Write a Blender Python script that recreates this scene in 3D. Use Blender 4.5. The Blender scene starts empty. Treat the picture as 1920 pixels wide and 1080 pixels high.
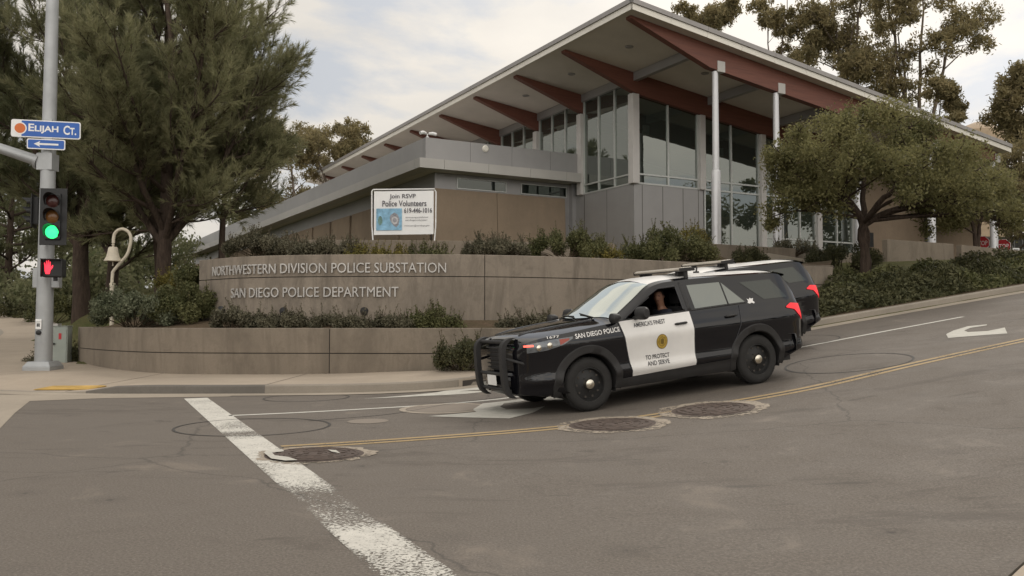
import bpy, bmesh, math, random
import numpy as np
from mathutils import Vector, Matrix, geometry
from math import radians, sin, cos, pi, tan, atan2, sqrt

SC = bpy.context.scene
COL = SC.collection

# ------------------------------------------------------------------ camera
F = 1650.0
EYE = 1.36
PITCH = math.atan(65.0 / F)
cam_d = bpy.data.cameras.new("camera")
cam = bpy.data.objects.new("camera", cam_d)
COL.objects.link(cam)
cam.location = (0, 0, EYE)
cam.rotation_euler = (pi / 2 + PITCH, 0, 0)
cam_d.sensor_width = 36.0
cam_d.lens = 36.0 * F / 1920.0
cam_d.clip_start = 0.05
cam_d.clip_end = 3000
SC.camera = cam

# ------------------------------------------------------------------ sky and sun
SUN_EL = radians(42)
SUN_AZ = (0.50, 0.866)
SUNV = Vector((SUN_AZ[0] * cos(SUN_EL), SUN_AZ[1] * cos(SUN_EL), sin(SUN_EL)))
world = bpy.data.worlds.new("World")
SC.world = world
world.use_nodes = True
wt = world.node_tree
wt.nodes.clear()
def wn(t, **k):
    n = wt.nodes.new(t)
    for a, b in k.items():
        setattr(n, a, b)
    return n
def wl(a, b):
    wt.links.new(a, b)
def wmath(op, a, b=None):
    n = wn('ShaderNodeMath', operation=op)
    for i, x in enumerate((a, b)):
        if x is None: continue
        if isinstance(x, (int, float)): n.inputs[i].default_value = x
        else: wl(x, n.inputs[i])
    return n.outputs[0]
sky = wn('ShaderNodeTexSky', sky_type='NISHITA')
sky.sun_disc = False
sky.sun_elevation = SUN_EL
sky.sun_rotation = atan2(SUN_AZ[0], SUN_AZ[1])
sky.air_density = 1.0
sky.dust_density = 2.0
tc = wn('ShaderNodeTexCoord')
sep = wn('ShaderNodeSeparateXYZ')
wl(tc.outputs['Generated'], sep.inputs[0])
den = wmath('ADD', wmath('MAXIMUM', sep.outputs['Z'], 0.0), 0.22)
cmb = wn('ShaderNodeCombineXYZ')
wl(wmath('DIVIDE', sep.outputs['X'], den), cmb.inputs[0])
wl(wmath('DIVIDE', sep.outputs['Y'], den), cmb.inputs[1])
nz = wn('ShaderNodeTexNoise')
nz.inputs['Scale'].default_value = 1.9
nz.inputs['Detail'].default_value = 9
nz.inputs['Roughness'].default_value = 0.55
nz.inputs['Distortion'].default_value = 0.25
mp = wn('ShaderNodeMapping')
mp.inputs['Location'].default_value = (1.35, 0.6, 0.0)
wl(cmb.outputs[0], mp.inputs[0])
wl(mp.outputs[0], nz.inputs['Vector'])
rmp = wn('ShaderNodeValToRGB')
rmp.color_ramp.elements[0].position = 0.41
rmp.color_ramp.elements[1].position = 0.50
dv_ = wn('ShaderNodeVectorMath', operation='SUBTRACT'); wl(cmb.outputs[0], dv_.inputs[0]); dv_.inputs[1].default_value = (-0.30, 1.86, 0)
dm_ = wn('ShaderNodeVectorMath', operation='MULTIPLY'); wl(dv_.outputs[0], dm_.inputs[0]); dm_.inputs[1].default_value = (1.7, 2.3, 0)
dl0 = wn('ShaderNodeVectorMath', operation='LENGTH'); wl(dm_.outputs[0], dl0.inputs[0])
hole = wmath('MULTIPLY', wmath('MAXIMUM', wmath('SUBTRACT', 1.0, wmath('DIVIDE', dl0.outputs['Value'], 0.75)), 0.0), 0.13)
wl(wmath('SUBTRACT', nz.outputs['Fac'], hole), rmp.inputs[0])
# brightness inside the clouds
nz2 = wn('ShaderNodeTexNoise')
nz2.inputs['Scale'].default_value = 2.6
nz2.inputs['Detail'].default_value = 7
wl(cmb.outputs[0], nz2.inputs['Vector'])
rc = wn('ShaderNodeValToRGB')
rc.color_ramp.elements[0].position = 0.3
rc.color_ramp.elements[0].color = (0.92, 0.875, 0.81, 1)
rc.color_ramp.elements[1].position = 0.62
rc.color_ramp.elements[1].color = (1.08, 1.01, 0.91, 1)
wl(nz2.outputs['Fac'], rc.inputs[0])
# glow round the veiled sun
dotn = wn('ShaderNodeVectorMath', operation='DOT_PRODUCT')
wl(tc.outputs['Generated'], dotn.inputs[0])
dotn.inputs[1].default_value = SUNV
glow = wmath('MULTIPLY', wmath('POWER', wmath('MAXIMUM', dotn.outputs['Value'], 0.0), 6.0), 0.65)
back = wmath('MULTIPLY', wmath('POWER', wmath('MAXIMUM', wmath('ADD', wmath('MULTIPLY', sep.outputs['Y'], -1.0), 0.25), 0.0), 1.3), 0.95)  # extra sky strength added behind the camera to brighten the walls facing it
strength = wmath('ADD', wmath('ADD', glow, 0.72), back)
bg_sky = wn('ShaderNodeBackground'); bg_sky.inputs[1].default_value = 0.15
wl(sky.outputs[0], bg_sky.inputs[0])
bg_veil = wn('ShaderNodeBackground')
bg_veil.inputs[0].default_value = (0.74, 0.75, 0.765, 1); wl(strength, bg_veil.inputs[1])
mxv = wn('ShaderNodeMixShader'); mxv.inputs[0].default_value = 0.88
wl(bg_sky.outputs[0], mxv.inputs[1]); wl(bg_veil.outputs[0], mxv.inputs[2])
bg_cl = wn('ShaderNodeBackground')
wl(rc.outputs[0], bg_cl.inputs[0]); wl(strength, bg_cl.inputs[1])
mx = wn('ShaderNodeMixShader')
wl(rmp.outputs[0], mx.inputs[0]); wl(mxv.outputs[0], mx.inputs[1]); wl(bg_cl.outputs[0], mx.inputs[2])
out = wn('ShaderNodeOutputWorld')
wl(mx.outputs[0], out.inputs[0])

sun_d = bpy.data.lights.new("sun", 'SUN')
sun_d.energy = 0.9
sun_d.angle = radians(18)
sun_d.color = (1.0, 0.93, 0.84)
sun = bpy.data.objects.new("sun", sun_d)
COL.objects.link(sun)
sun.rotation_euler = (-SUNV).to_track_quat('-Z', 'Y').to_euler()
SC.view_settings.view_transform = 'Standard'
SC.view_settings.look = 'None'
SC.view_settings.gamma = 1.0
SC.view_settings.exposure = 0.0

# ------------------------------------------------------------------ helpers
def ray(px, py):
    xv = (px - 960) / F; yv = (540 - py) / F
    return Vector((xv, cos(PITCH) - yv * sin(PITCH), sin(PITCH) + yv * cos(PITCH)))
def at(px, py, Y):
    d = ray(px, py); k = Y / d.y
    return Vector((d.x * k, Y, EYE + d.z * k))
def tag(o, label=None, cat=None, group=None, kind=None):
    if label: o['label'] = label
    if cat: o['category'] = cat
    if group: o['group'] = group
    if kind: o['kind'] = kind
    return o
def empty(name, loc=(0, 0, 0), rz=0.0):
    o = bpy.data.objects.new(name, None)
    COL.objects.link(o); o.location = loc; o.rotation_euler = (0, 0, rz)
    o.empty_display_size = 0.2
    return o
def copy_tree(o, parent=None):
    c = o.copy(); COL.objects.link(c)
    if parent is not None: c.parent = parent
    for ch in o.children: copy_tree(ch, c)
    return c
class MB:
    """collects simple shapes and links them as one mesh object"""
    def __init__(s): s.v = []; s.f = []; s.m = []
    def add(s, vs, fs, mi=0):
        n = len(s.v)
        s.v += [tuple(p) for p in vs]
        for f in fs:
            s.f.append(tuple(i + n for i in f)); s.m.append(mi)
        return s
    def box(s, lo, hi, mi=0, M=None):
        x0, y0, z0 = lo; x1, y1, z1 = hi
        vs = [(x0,y0,z0),(x1,y0,z0),(x1,y1,z0),(x0,y1,z0),(x0,y0,z1),(x1,y0,z1),(x1,y1,z1),(x0,y1,z1)]
        if M is not None: vs = [M @ Vector(p) for p in vs]
        return s.add(vs, [(0,3,2,1),(4,5,6,7),(0,1,5,4),(1,2,6,5),(2,3,7,6),(3,0,4,7)], mi)
    def tube(s, pts, rs, n=10, mi=0, caps=True):
        pts = [Vector(p) for p in pts]
        if isinstance(rs, (int, float)): rs = [rs] * len(pts)
        rings = []; up0 = None; vs = []; fs = []
        for i, p in enumerate(pts):
            a = pts[max(0, i - 1)]; b = pts[min(len(pts) - 1, i + 1)]
            d = (b - a).normalized()
            if up0 is None:
                up0 = Vector((0, 0, 1)) if abs(d.z) < 0.9 else Vector((1, 0, 0))
            u = (up0 - d * up0.dot(d)).normalized(); up0 = u
            w = d.cross(u)
            for k in range(n):
                t = 2 * pi * k / n
                vs.append(p + (u * cos(t) + w * sin(t)) * rs[i])
        for i in range(len(pts) - 1):
            for k in range(n):
                k2 = (k + 1) % n
                fs.append((i*n+k, i*n+k2, (i+1)*n+k2, (i+1)*n+k))
        if caps:
            fs.append(tuple(range(n - 1, -1, -1))); fs.append(tuple(range((len(pts)-1)*n, len(pts)*n)))
        return s.add(vs, fs, mi)
    def lathe(s, prof, M=None, n=32, mi=0):
        """profile (r, h) turned round local z"""
        vs = []; fs = []
        for r, h in prof:
            for k in range(n):
                t = 2 * pi * k / n; vs.append(Vector((r * cos(t), r * sin(t), h)))
        if M is not None: vs = [M @ p for p in vs]
        for i in range(len(prof) - 1):
            for k in range(n):
                k2 = (k + 1) % n
                fs.append((i*n+k, i*n+k2, (i+1)*n+k2, (i+1)*n+k))
        return s.add(vs, fs, mi)
    def prism(s, poly, h0, h1, fn=None, mi=0):
        """2-D polygon extruded between h0 and h1; fn(x, y, h) -> point"""
        fn = fn or (lambda x, y, h: (x, y, h))
        n = len(poly)
        tri = geometry.tessellate_polygon([[Vector((p[0], p[1], 0)) for p in poly]])
        vs = [fn(p[0], p[1], h0) for p in poly] + [fn(p[0], p[1], h1) for p in poly]
        fs = [tuple(t) for t in tri] + [tuple(i + n for i in reversed(t)) for t in tri]
        fs += [(i, (i + 1) % n, (i + 1) % n + n, i + n) for i in range(n)]
        return s.add(vs, fs, mi)
    def grid(s, P, mi=0):
        """P[i][j] -> points"""
        ni = len(P); nj = len(P[0])
        vs = [p for row in P for p in row]
        fs = [(i*nj+j, i*nj+j+1, (i+1)*nj+j+1, (i+1)*nj+j) for i in range(ni-1) for j in range(nj-1)]
        return s.add(vs, fs, mi)
    def build(s, name, mat, parent=None, smooth=False, fix=True, bevel=0):
        me = bpy.data.meshes.new(name)
        me.from_pydata(s.v, [], s.f)
        mats = mat if isinstance(mat, (list, tuple)) else [mat]
        for m in mats: me.materials.append(m)
        if len(mats) > 1: me.polygons.foreach_set('material_index', s.m)
        if fix:
            bm = bmesh.new(); bm.from_mesh(me)
            bmesh.ops.recalc_face_normals(bm, faces=bm.faces)
            bm.to_mesh(me); bm.free()
        if smooth:
            me.polygons.foreach_set('use_smooth', [True] * len(me.polygons))
            if smooth != 'all':
                try: me.set_sharp_from_angle(angle=radians(38))
                except Exception: pass
        o = bpy.data.objects.new(name, me)
        COL.objects.link(o)
        if parent is not None: o.parent = parent
        if bevel:
            b = o.modifiers.new('bevel', 'BEVEL'); b.width = bevel; b.segments = 2; b.limit_method = 'ANGLE'
        return o
def mesh_np(name, verts, faces, mat, parent=None, smooth=False):
    verts = np.asarray(verts, dtype=np.float32); faces = np.asarray(faces, dtype=np.int32)
    me = bpy.data.meshes.new(name)
    k = faces.shape[1]
    me.vertices.add(len(verts)); me.vertices.foreach_set('co', verts.ravel())
    me.loops.add(faces.size); me.loops.foreach_set('vertex_index', faces.ravel())
    me.polygons.add(len(faces))
    me.polygons.foreach_set('loop_start', np.arange(len(faces), dtype=np.int32) * k)
    me.polygons.foreach_set('loop_total', np.full(len(faces), k, dtype=np.int32))
    if smooth: me.polygons.foreach_set('use_smooth', [True] * len(faces))
    me.update(calc_edges=True)
    me.materials.append(mat)
    o = bpy.data.objects.new(name, me); COL.objects.link(o)
    if parent is not None: o.parent = parent
    return o
def pchip(xs, ys):
    xs = np.array(xs, float); ys = np.array(ys, float)
    if xs[0] > xs[-1]: xs = xs[::-1]; ys = ys[::-1]
    h = np.diff(xs); dl = np.diff(ys) / h
    m = np.zeros(len(xs)); m[0] = dl[0]; m[-1] = dl[-1]
    for i in range(1, len(xs) - 1):
        if dl[i-1] * dl[i] > 0:
            w1 = 2*h[i] + h[i-1]; w2 = h[i] + 2*h[i-1]
            m[i] = (w1 + w2) / (w1 / dl[i-1] + w2 / dl[i])
    def f(x):
        x = min(max(x, xs[0]), xs[-1])
        i = min(max(int(np.searchsorted(xs, x)) - 1, 0), len(h) - 1)
        t = (x - xs[i]) / h[i]
        return float((1+2*t)*(1-t)**2*ys[i] + t*(1-t)**2*h[i]*m[i] + t*t*(3-2*t)*ys[i+1] + t*t*(t-1)*h[i]*m[i+1])
    return f
def spline(pts, n=12):
    """Catmull-Rom through 2-D/3-D points"""
    P = [Vector(p) for p in pts]; P = [P[0]*2 - P[1]] + P + [P[-1]*2 - P[-2]]
    out = []
    for i in range(1, len(P) - 2):
        for k in range(n):
            t = k / n
            out.append(0.5*((2*P[i]) + (P[i+1]-P[i-1])*t + (2*P[i-1]-5*P[i]+4*P[i+1]-P[i+2])*t*t + (3*P[i]-P[i-1]-3*P[i+1]+P[i+2])*t**3))
    out.append(P[-2]); return out
class Curve2:
    def __init__(s, pts):
        s.p = [Vector((p[0], p[1])) for p in pts]
        s.c = [0.0]
        for a, b in zip(s.p, s.p[1:]): s.c.append(s.c[-1] + (b - a).length)
        s.L = s.c[-1]
    def pos(s, t):
        t = min(max(t, 0), s.L)
        i = min(max(int(np.searchsorted(s.c, t)) - 1, 0), len(s.p) - 2)
        k = (t - s.c[i]) / max(1e-9, s.c[i+1] - s.c[i])
        return s.p[i].lerp(s.p[i+1], k)
    def nrm(s, t):
        """unit normal on the viewer's side (right-hand side of travel)"""
        a = s.pos(t - 0.25); b = s.pos(t + 0.25); d = (b - a).normalized()
        return Vector((d.y, -d.x))
    def at_px(s, px):
        best = min(np.linspace(0, s.L, 600), key=lambda t: abs(960 + F * s.pos(t).x / s.pos(t).y - px))
        return float(best)
_txt_cache = {}
def text_polys(txt, w=None, h=None, extrude=0.0, bold=0.0, smallcaps=False, xscale=1.0):
    """flat lettering as (verts, faces), origin bottom left, fitted to w / h"""
    cu = bpy.data.curves.new('lettering', 'FONT')
    cu.body = txt; cu.size = 1.0; cu.extrude = extrude; cu.offset = bold
    cu.resolution_u = 3
    if smallcaps:
        cu.small_caps_scale = 0.78
        for i, ch in enumerate(txt):
            if ch.islower(): cu.body_format[i].use_small_caps = True
    o = bpy.data.objects.new('lettering', cu); COL.objects.link(o)
    dg = bpy.context.evaluated_depsgraph_get()
    me = bpy.data.meshes.new_from_object(o.evaluated_get(dg))
    v = np.array([tuple(p.co) for p in me.vertices]); fs = [tuple(p.vertices) for p in me.polygons]
    bpy.data.objects.remove(o); bpy.data.curves.remove(cu); bpy.data.meshes.remove(me)
    v[:, :2] -= v[:, :2].min(axis=0)
    sx, sy = v[:, 0].max(), v[:, 1].max()
    ky = (h / sy) if h else (w / sx); kx = (w / sx) if w else ky
    v[:, 0] *= kx; v[:, 1] *= ky
    return v, fs

# ------------------------------------------------------------------ materials
class NT:
    def __init__(s, name):
        s.m = bpy.data.materials.new(name); s.m.use_nodes = True
        s.t = s.m.node_tree; s.b = s.t.nodes['Principled BSDF']; s.out = s.t.nodes['Material Output']
    def n(s, t, **k):
        x = s.t.nodes.new(t)
        for a, b in k.items(): setattr(x, a, b)
        return x
    def l(s, a, b): s.t.links.new(a, b)
    def coord(s, kind='Object', scale=(1, 1, 1)):
        c = s.n('ShaderNodeTexCoord'); m = s.n('ShaderNodeMapping'); m.inputs['Scale'].default_value = scale
        s.l(c.outputs[kind], m.inputs[0]); return m.outputs[0]
    def noise(s, vec, scale, detail=4, rough=0.55, dist=0.0):
        x = s.n('ShaderNodeTexNoise'); x.inputs['Scale'].default_value = scale; x.inputs['Detail'].default_value = detail
        x.inputs['Roughness'].default_value = rough; x.inputs['Distortion'].default_value = dist
        s.l(vec, x.inputs['Vector']); return x.outputs['Fac']
    def ramp(s, fac, stops):
        x = s.n('ShaderNodeValToRGB'); e = x.color_ramp.elements
        while len(e) < len(stops): e.new(0.5)
        for el, (p, c) in zip(e, stops):
            el.position = p; el.color = (c, c, c, 1) if isinstance(c, (int, float)) else (*c, 1)
        s.l(fac, x.inputs[0]); return x.outputs[0]
    def mix(s, fac, a, b, mode='MIX'):
        x = s.n('ShaderNodeMix', data_type='RGBA', blend_type=mode)
        for i, v in ((0, fac), (6, a), (7, b)):
            if isinstance(v, (int, float)): x.inputs[i].default_value = v
            elif isinstance(v, tuple): x.inputs[i].default_value = (*v, 1)
            else: s.l(v, x.inputs[i])
        return x.outputs[2]
    def bump(s, h, strength=0.3, dist=0.02):
        x = s.n('ShaderNodeBump'); x.inputs['Strength'].default_value = strength; x.inputs['Distance'].default_value = dist
        s.l(h, x.inputs['Height']); s.l(x.outputs[0], s.b.inputs['Normal'])
    def set(s, **k):
        for a, v in k.items():
            i = s.b.inputs[a.replace('_', ' ')]
            if hasattr(v, 'default_value') or hasattr(v, 'is_linked'): s.l(v, i)
            elif isinstance(v, tuple): i.default_value = (*v, 1)
            else: i.default_value = v
        return s
def plain(name, c, rough=0.6, metal=0.0, var=0.12, scale=3.0, **k):
    """paint, plastic or metal with slight unevenness and dirt"""
    n = NT(name); v = n.coord()
    f = n.noise(v, scale, 5, 0.6)
    lo = tuple(x * (1 - var) for x in c); hi = tuple(min(1, x * (1 + var)) for x in c)
    n.set(Base_Color=n.ramp(f, [(0.3, lo), (0.7, hi)]), Roughness=rough, Metallic=metal)
    for a, b in k.items(): n.set(**{a: b})
    return n.m
def emit(name, c, e, base=(0.02, 0.02, 0.02)):
    n = NT(name); n.set(Base_Color=base, Roughness=0.4, Emission_Color=c, Emission_Strength=e)
    v = n.coord(); f = n.noise(v, 40, 2); n.set(Base_Color=n.ramp(f, [(0.3, base), (0.7, tuple(x*1.2 for x in base))]))
    return n.m

def asphalt():
    n = NT('worn asphalt'); v = n.coord()
    big = n.noise(v, 0.22, 5, 0.6, 0.3); mid = n.noise(v, 1.1, 6, 0.65, 0.6); fine = n.noise(v, 55, 3, 0.7)
    vs = n.coord('Object', (1, 1, 1))
    st = n.n('ShaderNodeMapping'); st.inputs['Rotation'].default_value = (0, 0, -radians(25)); st.inputs['Scale'].default_value = (0.55, 1.5, 1)
    n.l(vs, st.inputs[0])
    wear = n.noise(st.outputs[0], 0.62, 7, 0.66, 0.8)
    c = n.ramp(fine, [(0.28, (0.080, 0.069, 0.058)), (0.5, (0.136, 0.116, 0.097)), (0.74, (0.222, 0.192, 0.162))])
    c = n.mix(n.ramp(big, [(0.35, 0.0), (0.7, 0.35)]), c, (0.15, 0.133, 0.115))
    c = n.mix(n.ramp(wear, [(0.565, 0.0), (0.60, 0.35), (0.66, 0.62)]), c, (0.088, 0.074, 0.062))
    blot = n.noise(st.outputs[0], 1.05, 8, 0.68, 1.2)
    c = n.mix(n.ramp(blot, [(0.615, 0.0), (0.645, 0.6)]), c, (0.080, 0.069, 0.059))
    c = n.mix(n.ramp(mid, [(0.60, 0.0), (0.72, 0.5)]), c, (0.105, 0.092, 0.078))
    c = n.mix(n.ramp(mid, [(0.28, 0.4), (0.40, 0.0)]), c, (0.26, 0.215, 0.17))
    vor = n.n('ShaderNodeTexVoronoi'); vor.inputs['Scale'].default_value = 42; n.l(v, vor.inputs['Vector'])
    chips = n.ramp(vor.outputs['Distance'], [(0.06, 1.0), (0.11, 0.0)])
    c = n.mix(n.mix(0.6, chips, fine, 'MULTIPLY'), c, (0.50, 0.45, 0.38))
    vd = n.n('ShaderNodeTexVoronoi'); vd.inputs['Scale'].default_value = 1.1; n.l(v, vd.inputs['Vector'])
    c = n.mix(n.ramp(vd.outputs['Distance'], [(0.018, 0.7), (0.045, 0.0)]), c, (0.045, 0.040, 0.036))
    c = n.mix(n.ramp(vd.outputs['Distance'], [(0.08, 0.22), (0.22, 0.0)]), c, (0.075, 0.066, 0.058))
    # a few hairline cracks
    vc = n.n('ShaderNodeTexVoronoi', feature='DISTANCE_TO_EDGE'); vc.inputs['Scale'].default_value = 0.17
    wv = n.n('ShaderNodeMapping'); n.l(v, wv.inputs[0])
    wob = n.n('ShaderNodeMix', data_type='RGBA', blend_type='ADD'); wob.inputs[0].default_value = 0.55
    n.l(v, wob.inputs[6]); nn = n.n('ShaderNodeTexNoise'); nn.inputs['Scale'].default_value = 1.4; nn.inputs['Detail'].default_value = 6
    n.l(v, nn.inputs['Vector']); n.l(nn.outputs['Color'], wob.inputs[7]); n.l(wob.outputs[2], vc.inputs['Vector'])
    crack = n.ramp(vc.outputs['Distance'], [(0.0008, 0.55), (0.0022, 0.0)])
    c = n.mix(crack, c, (0.05, 0.045, 0.04))
    n.set(Base_Color=c, Roughness=n.ramp(mid, [(0.3, 0.72), (0.7, 0.9)]), Specular_IOR_Level=0.35)
    n.bump(fine, 0.45, 0.006)
    return n.m
def concrete(name, c, streak=0.5, rough=0.85, speck=True):
    n = NT(name); v = n.coord()
    big = n.noise(v, 0.5, 5, 0.6, 0.4); fine = n.noise(v, 30, 3, 0.6)
    vz = n.coord('Object', (1.3, 1.3, 0.30)); s = n.noise(vz, 1.5, 7, 0.7, 0.6)
    vz2 = n.coord('Object', (3.5, 3.5, 0.35)); s2 = n.noise(vz2, 1.3, 4, 0.6)
    dk = tuple(x * 0.62 for x in c); lt = tuple(min(1, x * 1.25) for x in c)
    vb = n.coord('Object', (1, 1, 1)); bl = n.noise(vb, 3.2, 6, 0.7, 0.5)
    col = n.ramp(big, [(0.3, tuple(x * 0.86 for x in c)), (0.7, tuple(x * 1.1 for x in c))])
    col = n.mix(n.ramp(s, [(0.46, 0.0), (0.64, streak)]), col, dk)
    col = n.mix(n.ramp(s2, [(0.58, 0.0), (0.74, streak * 0.5)]), col, lt)
    col = n.mix(n.ramp(bl, [(0.52, 0.0), (0.72, streak * 0.8)]), col, dk)
    col = n.mix(n.ramp(fine, [(0.3, 0.22), (0.6, 0.0)]), col, dk)
    n.set(Base_Color=col, Roughness=rough, Specular_IOR_Level=0.3)
    n.bump(fine, 0.25, 0.004)
    return n.m
def paint_mat(name, c, wear=0.5, scale=9.0, big_wear=0.5, attr=False):
    """road paint that has flaked off in places, so that the asphalt shows"""
    n = NT(name); v = n.coord()
    f = n.noise(v, scale * 4, 5, 0.75); b = n.noise(v, 0.8, 4, 0.6); m = n.noise(v, scale, 5, 0.6)
    add = n.n('ShaderNodeMath', operation='ADD'); mul = n.n('ShaderNodeMath', operation='MULTIPLY'); mul.inputs[1].default_value = big_wear
    n.l(b, mul.inputs[0]); n.l(f, add.inputs[0]); n.l(mul.outputs[0], add.inputs[1])
    if attr:
        at_ = n.n('ShaderNodeAttribute'); at_.attribute_name = 'wear'; ad2 = n.n('ShaderNodeMath', operation='ADD')
        n.l(add.outputs[0], ad2.inputs[0]); n.l(at_.outputs['Fac'], ad2.inputs[1]); add = ad2
    k = n.ramp(add.outputs[0], [(wear + 0.18, 1.0), (wear + 0.27, 0.0)])
    col = n.ramp(m, [(0.3, tuple(x * 0.78 for x in c)), (0.7, c)])
    n.set(Base_Color=col, Roughness=0.75)
    tr = n.n('ShaderNodeBsdfTransparent'); mx = n.n('ShaderNodeMixShader')
    n.l(k, mx.inputs[0]); n.l(tr.outputs[0], mx.inputs[1]); n.l(n.b.outputs[0], mx.inputs[2]); n.l(mx.outputs[0], n.out.inputs[0])
    return n.m
def soil(name, c, c2):
    n = NT(name); v = n.coord()
    f = n.noise(v, 2.2, 8, 0.7); g = n.noise(v, 18, 4, 0.7)
    n.set(Base_Color=n.mix(n.ramp(g, [(0.35, 0.0), (0.7, 0.8)]), n.ramp(f, [(0.35, c), (0.65, c2)]), tuple(x * 0.5 for x in c)), Roughness=0.95, Specular_IOR_Level=0.1)
    n.bump(g, 0.6, 0.03)
    return n.m
def leaf(name, cols, trans=0.3, rough=0.6):
    n = NT(name)
    gi = n.n('ShaderNodeNewGeometry')
    c = n.ramp(gi.outputs['Random Per Island'], [(i / (len(cols) - 1), c) for i, c in enumerate(cols)])
    v = n.coord(); cl = n.noise(v, 0.9, 3, 0.6)
    c = n.mix(n.ramp(cl, [(0.35, 0.0), (0.65, 0.55)]), c, tuple(x * 1.35 for x in cols[-1]))
    n.set(Base_Color=c, Roughness=rough, Specular_IOR_Level=0.25)
    tl = n.n('ShaderNodeBsdfTranslucent'); n.l(c, tl.inputs[0])
    mx = n.n('ShaderNodeMixShader'); mx.inputs[0].default_value = trans
    n.l(n.b.outputs[0], mx.inputs[1]); n.l(tl.outputs[0], mx.inputs[2]); n.l(mx.outputs[0], n.out.inputs[0])
    return n.m
def bark(name, c):
    n = NT(name); v = n.coord('Object', (6, 6, 1.2)); f = n.noise(v, 2.5, 7, 0.7)
    n.set(Base_Color=n.ramp(f, [(0.35, tuple(x * 0.45 for x in c)), (0.65, c)]), Roughness=0.9, Specular_IOR_Level=0.15)
    n.bump(f, 0.8, 0.04); return n.m
def glazing(name, tint, refl=1.55, see=0.5, rough=0.01):
    """window glass: reflects by angle, lets part of the light through, slightly wavy"""
    n = NT(name)
    v = n.coord(); w = n.noise(v, 0.55, 2)
    bp = n.n('ShaderNodeBump'); bp.inputs['Strength'].default_value = 0.05; bp.inputs['Distance'].default_value = 0.1; n.l(w, bp.inputs['Height'])
    lw = n.n('ShaderNodeLayerWeight'); lw.inputs['Blend'].default_value = 0.5; n.l(bp.outputs[0], lw.inputs['Normal'])
    pw = n.n('ShaderNodeMath', operation='POWER'); n.l(lw.outputs['Facing'], pw.inputs[0]); pw.inputs[1].default_value = 4.0
    fr = n.n('ShaderNodeMath', operation='MULTIPLY_ADD'); n.l(pw.outputs[0], fr.inputs[0]); fr.inputs[1].default_value = 1 - refl; fr.inputs[2].default_value = refl
    gl = n.n('ShaderNodeBsdfGlossy'); gl.inputs['Roughness'].default_value = rough; gl.inputs['Color'].default_value = (0.9, 0.95, 0.9, 1)
    n.l(bp.outputs[0], gl.inputs['Normal'])
    tr = n.n('ShaderNodeBsdfTransparent'); tr.inputs['Color'].default_value = (*tint, 1)
    df = n.n('ShaderNodeBsdfDiffuse'); df.inputs['Color'].default_value = (*[t * 0.16 for t in tint], 1)
    m0 = n.n('ShaderNodeMixShader'); m0.inputs[0].default_value = see; n.l(df.outputs[0], m0.inputs[1]); n.l(tr.outputs[0], m0.inputs[2])
    mx = n.n('ShaderNodeMixShader'); n.l(fr.outputs[0], mx.inputs[0]); n.l(m0.outputs[0], mx.inputs[1]); n.l(gl.outputs[0], mx.inputs[2])
    n.l(mx.outputs[0], n.out.inputs[0])
    return n.m

M = {}
M['asphalt'] = asphalt()
M['pave'] = concrete('pale pavement concrete', (0.40, 0.335, 0.265), 0.12)
M['kerb'] = concrete('kerb concrete', (0.30, 0.265, 0.22), 0.2)
M['gutter'] = concrete('gutter concrete', (0.36, 0.31, 0.25), 0.15)
M['wall'] = concrete('weathered wall concrete', (0.265, 0.224, 0.180), 0.95)
M['wall2'] = concrete('retaining wall concrete', (0.225, 0.188, 0.147), 0.7)
M['joint'] = plain('dark joint', (0.06, 0.052, 0.045), 0.9)
M['white_paint'] = paint_mat('worn white road paint', (0.64, 0.615, 0.555), 0.66, 9, 0.55, True)
M['old_concrete'] = paint_mat('broken concrete collar', (0.38, 0.32, 0.25), 0.60, 4, 0.55)
M['white_line'] = paint_mat('thin white lane paint', (0.66, 0.64, 0.58), 0.72, 9, 0.5)
M['arrow_paint'] = paint_mat('white arrow paint', (0.55, 0.53, 0.47), 0.74, 7, 0.5)
M['yellow_paint'] = paint_mat('faded yellow road paint', (0.40, 0.285, 0.14), 0.66, 9, 0.5)
M['loop'] = paint_mat('tar sealed saw cut', (0.055, 0.05, 0.045), 0.66, 6, 0.5)
M['tactile'] = plain('worn yellow tactile paving', (0.46, 0.29, 0.075), 0.85, 0, 0.35, 2.5)
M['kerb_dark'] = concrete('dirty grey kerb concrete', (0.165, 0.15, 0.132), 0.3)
M['iron'] = plain('rusty cast iron', (0.095, 0.070, 0.058), 0.75, 0.3, 0.35, 14)
M['collar'] = concrete('manhole collar concrete', (0.40, 0.345, 0.28), 0.2)
M['soil'] = soil('leaf litter soil', (0.16, 0.115, 0.08), (0.10, 0.085, 0.05))
M['grass'] = soil('rough grass bank', (0.085, 0.095, 0.035), (0.14, 0.12, 0.06))
M['panel'] = plain('grey metal panel', (0.325, 0.318, 0.315), 0.45, 0.35, 0.07, 0.6)
M['panel_pale'] = plain('pale grey metal trim', (0.43, 0.415, 0.39), 0.45, 0.2, 0.06, 0.6)  # a paler grey than the panels, for trims, brackets and rails
M['tanwall'] = concrete('tan cladding', (0.27, 0.208, 0.150), 0.2)
M['soffit'] = plain('pale soffit board', (0.60, 0.56, 0.515), 0.8, 0, 0.10, 0.5)
M['fascia'] = plain('off white fascia metal', (0.70, 0.67, 0.60), 0.5, 0.1, 0.06, 0.7)
M['roofmetal'] = plain('grey roof metal', (0.30, 0.285, 0.275), 0.5, 0.3, 0.1, 0.8)
M['post'] = plain('pale grey post', (0.52, 0.50, 0.48), 0.5, 0.1, 0.05)
M['steel'] = plain('painted steel tube', (0.56, 0.56, 0.57), 0.4, 0.3, 0.05)
M['mullion'] = plain('pale window frame', (0.50, 0.51, 0.49), 0.4, 0.4, 0.05)
M['glass'] = glazing('green tinted glazing', (0.34, 0.42, 0.36), 0.18, 0.55)
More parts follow.
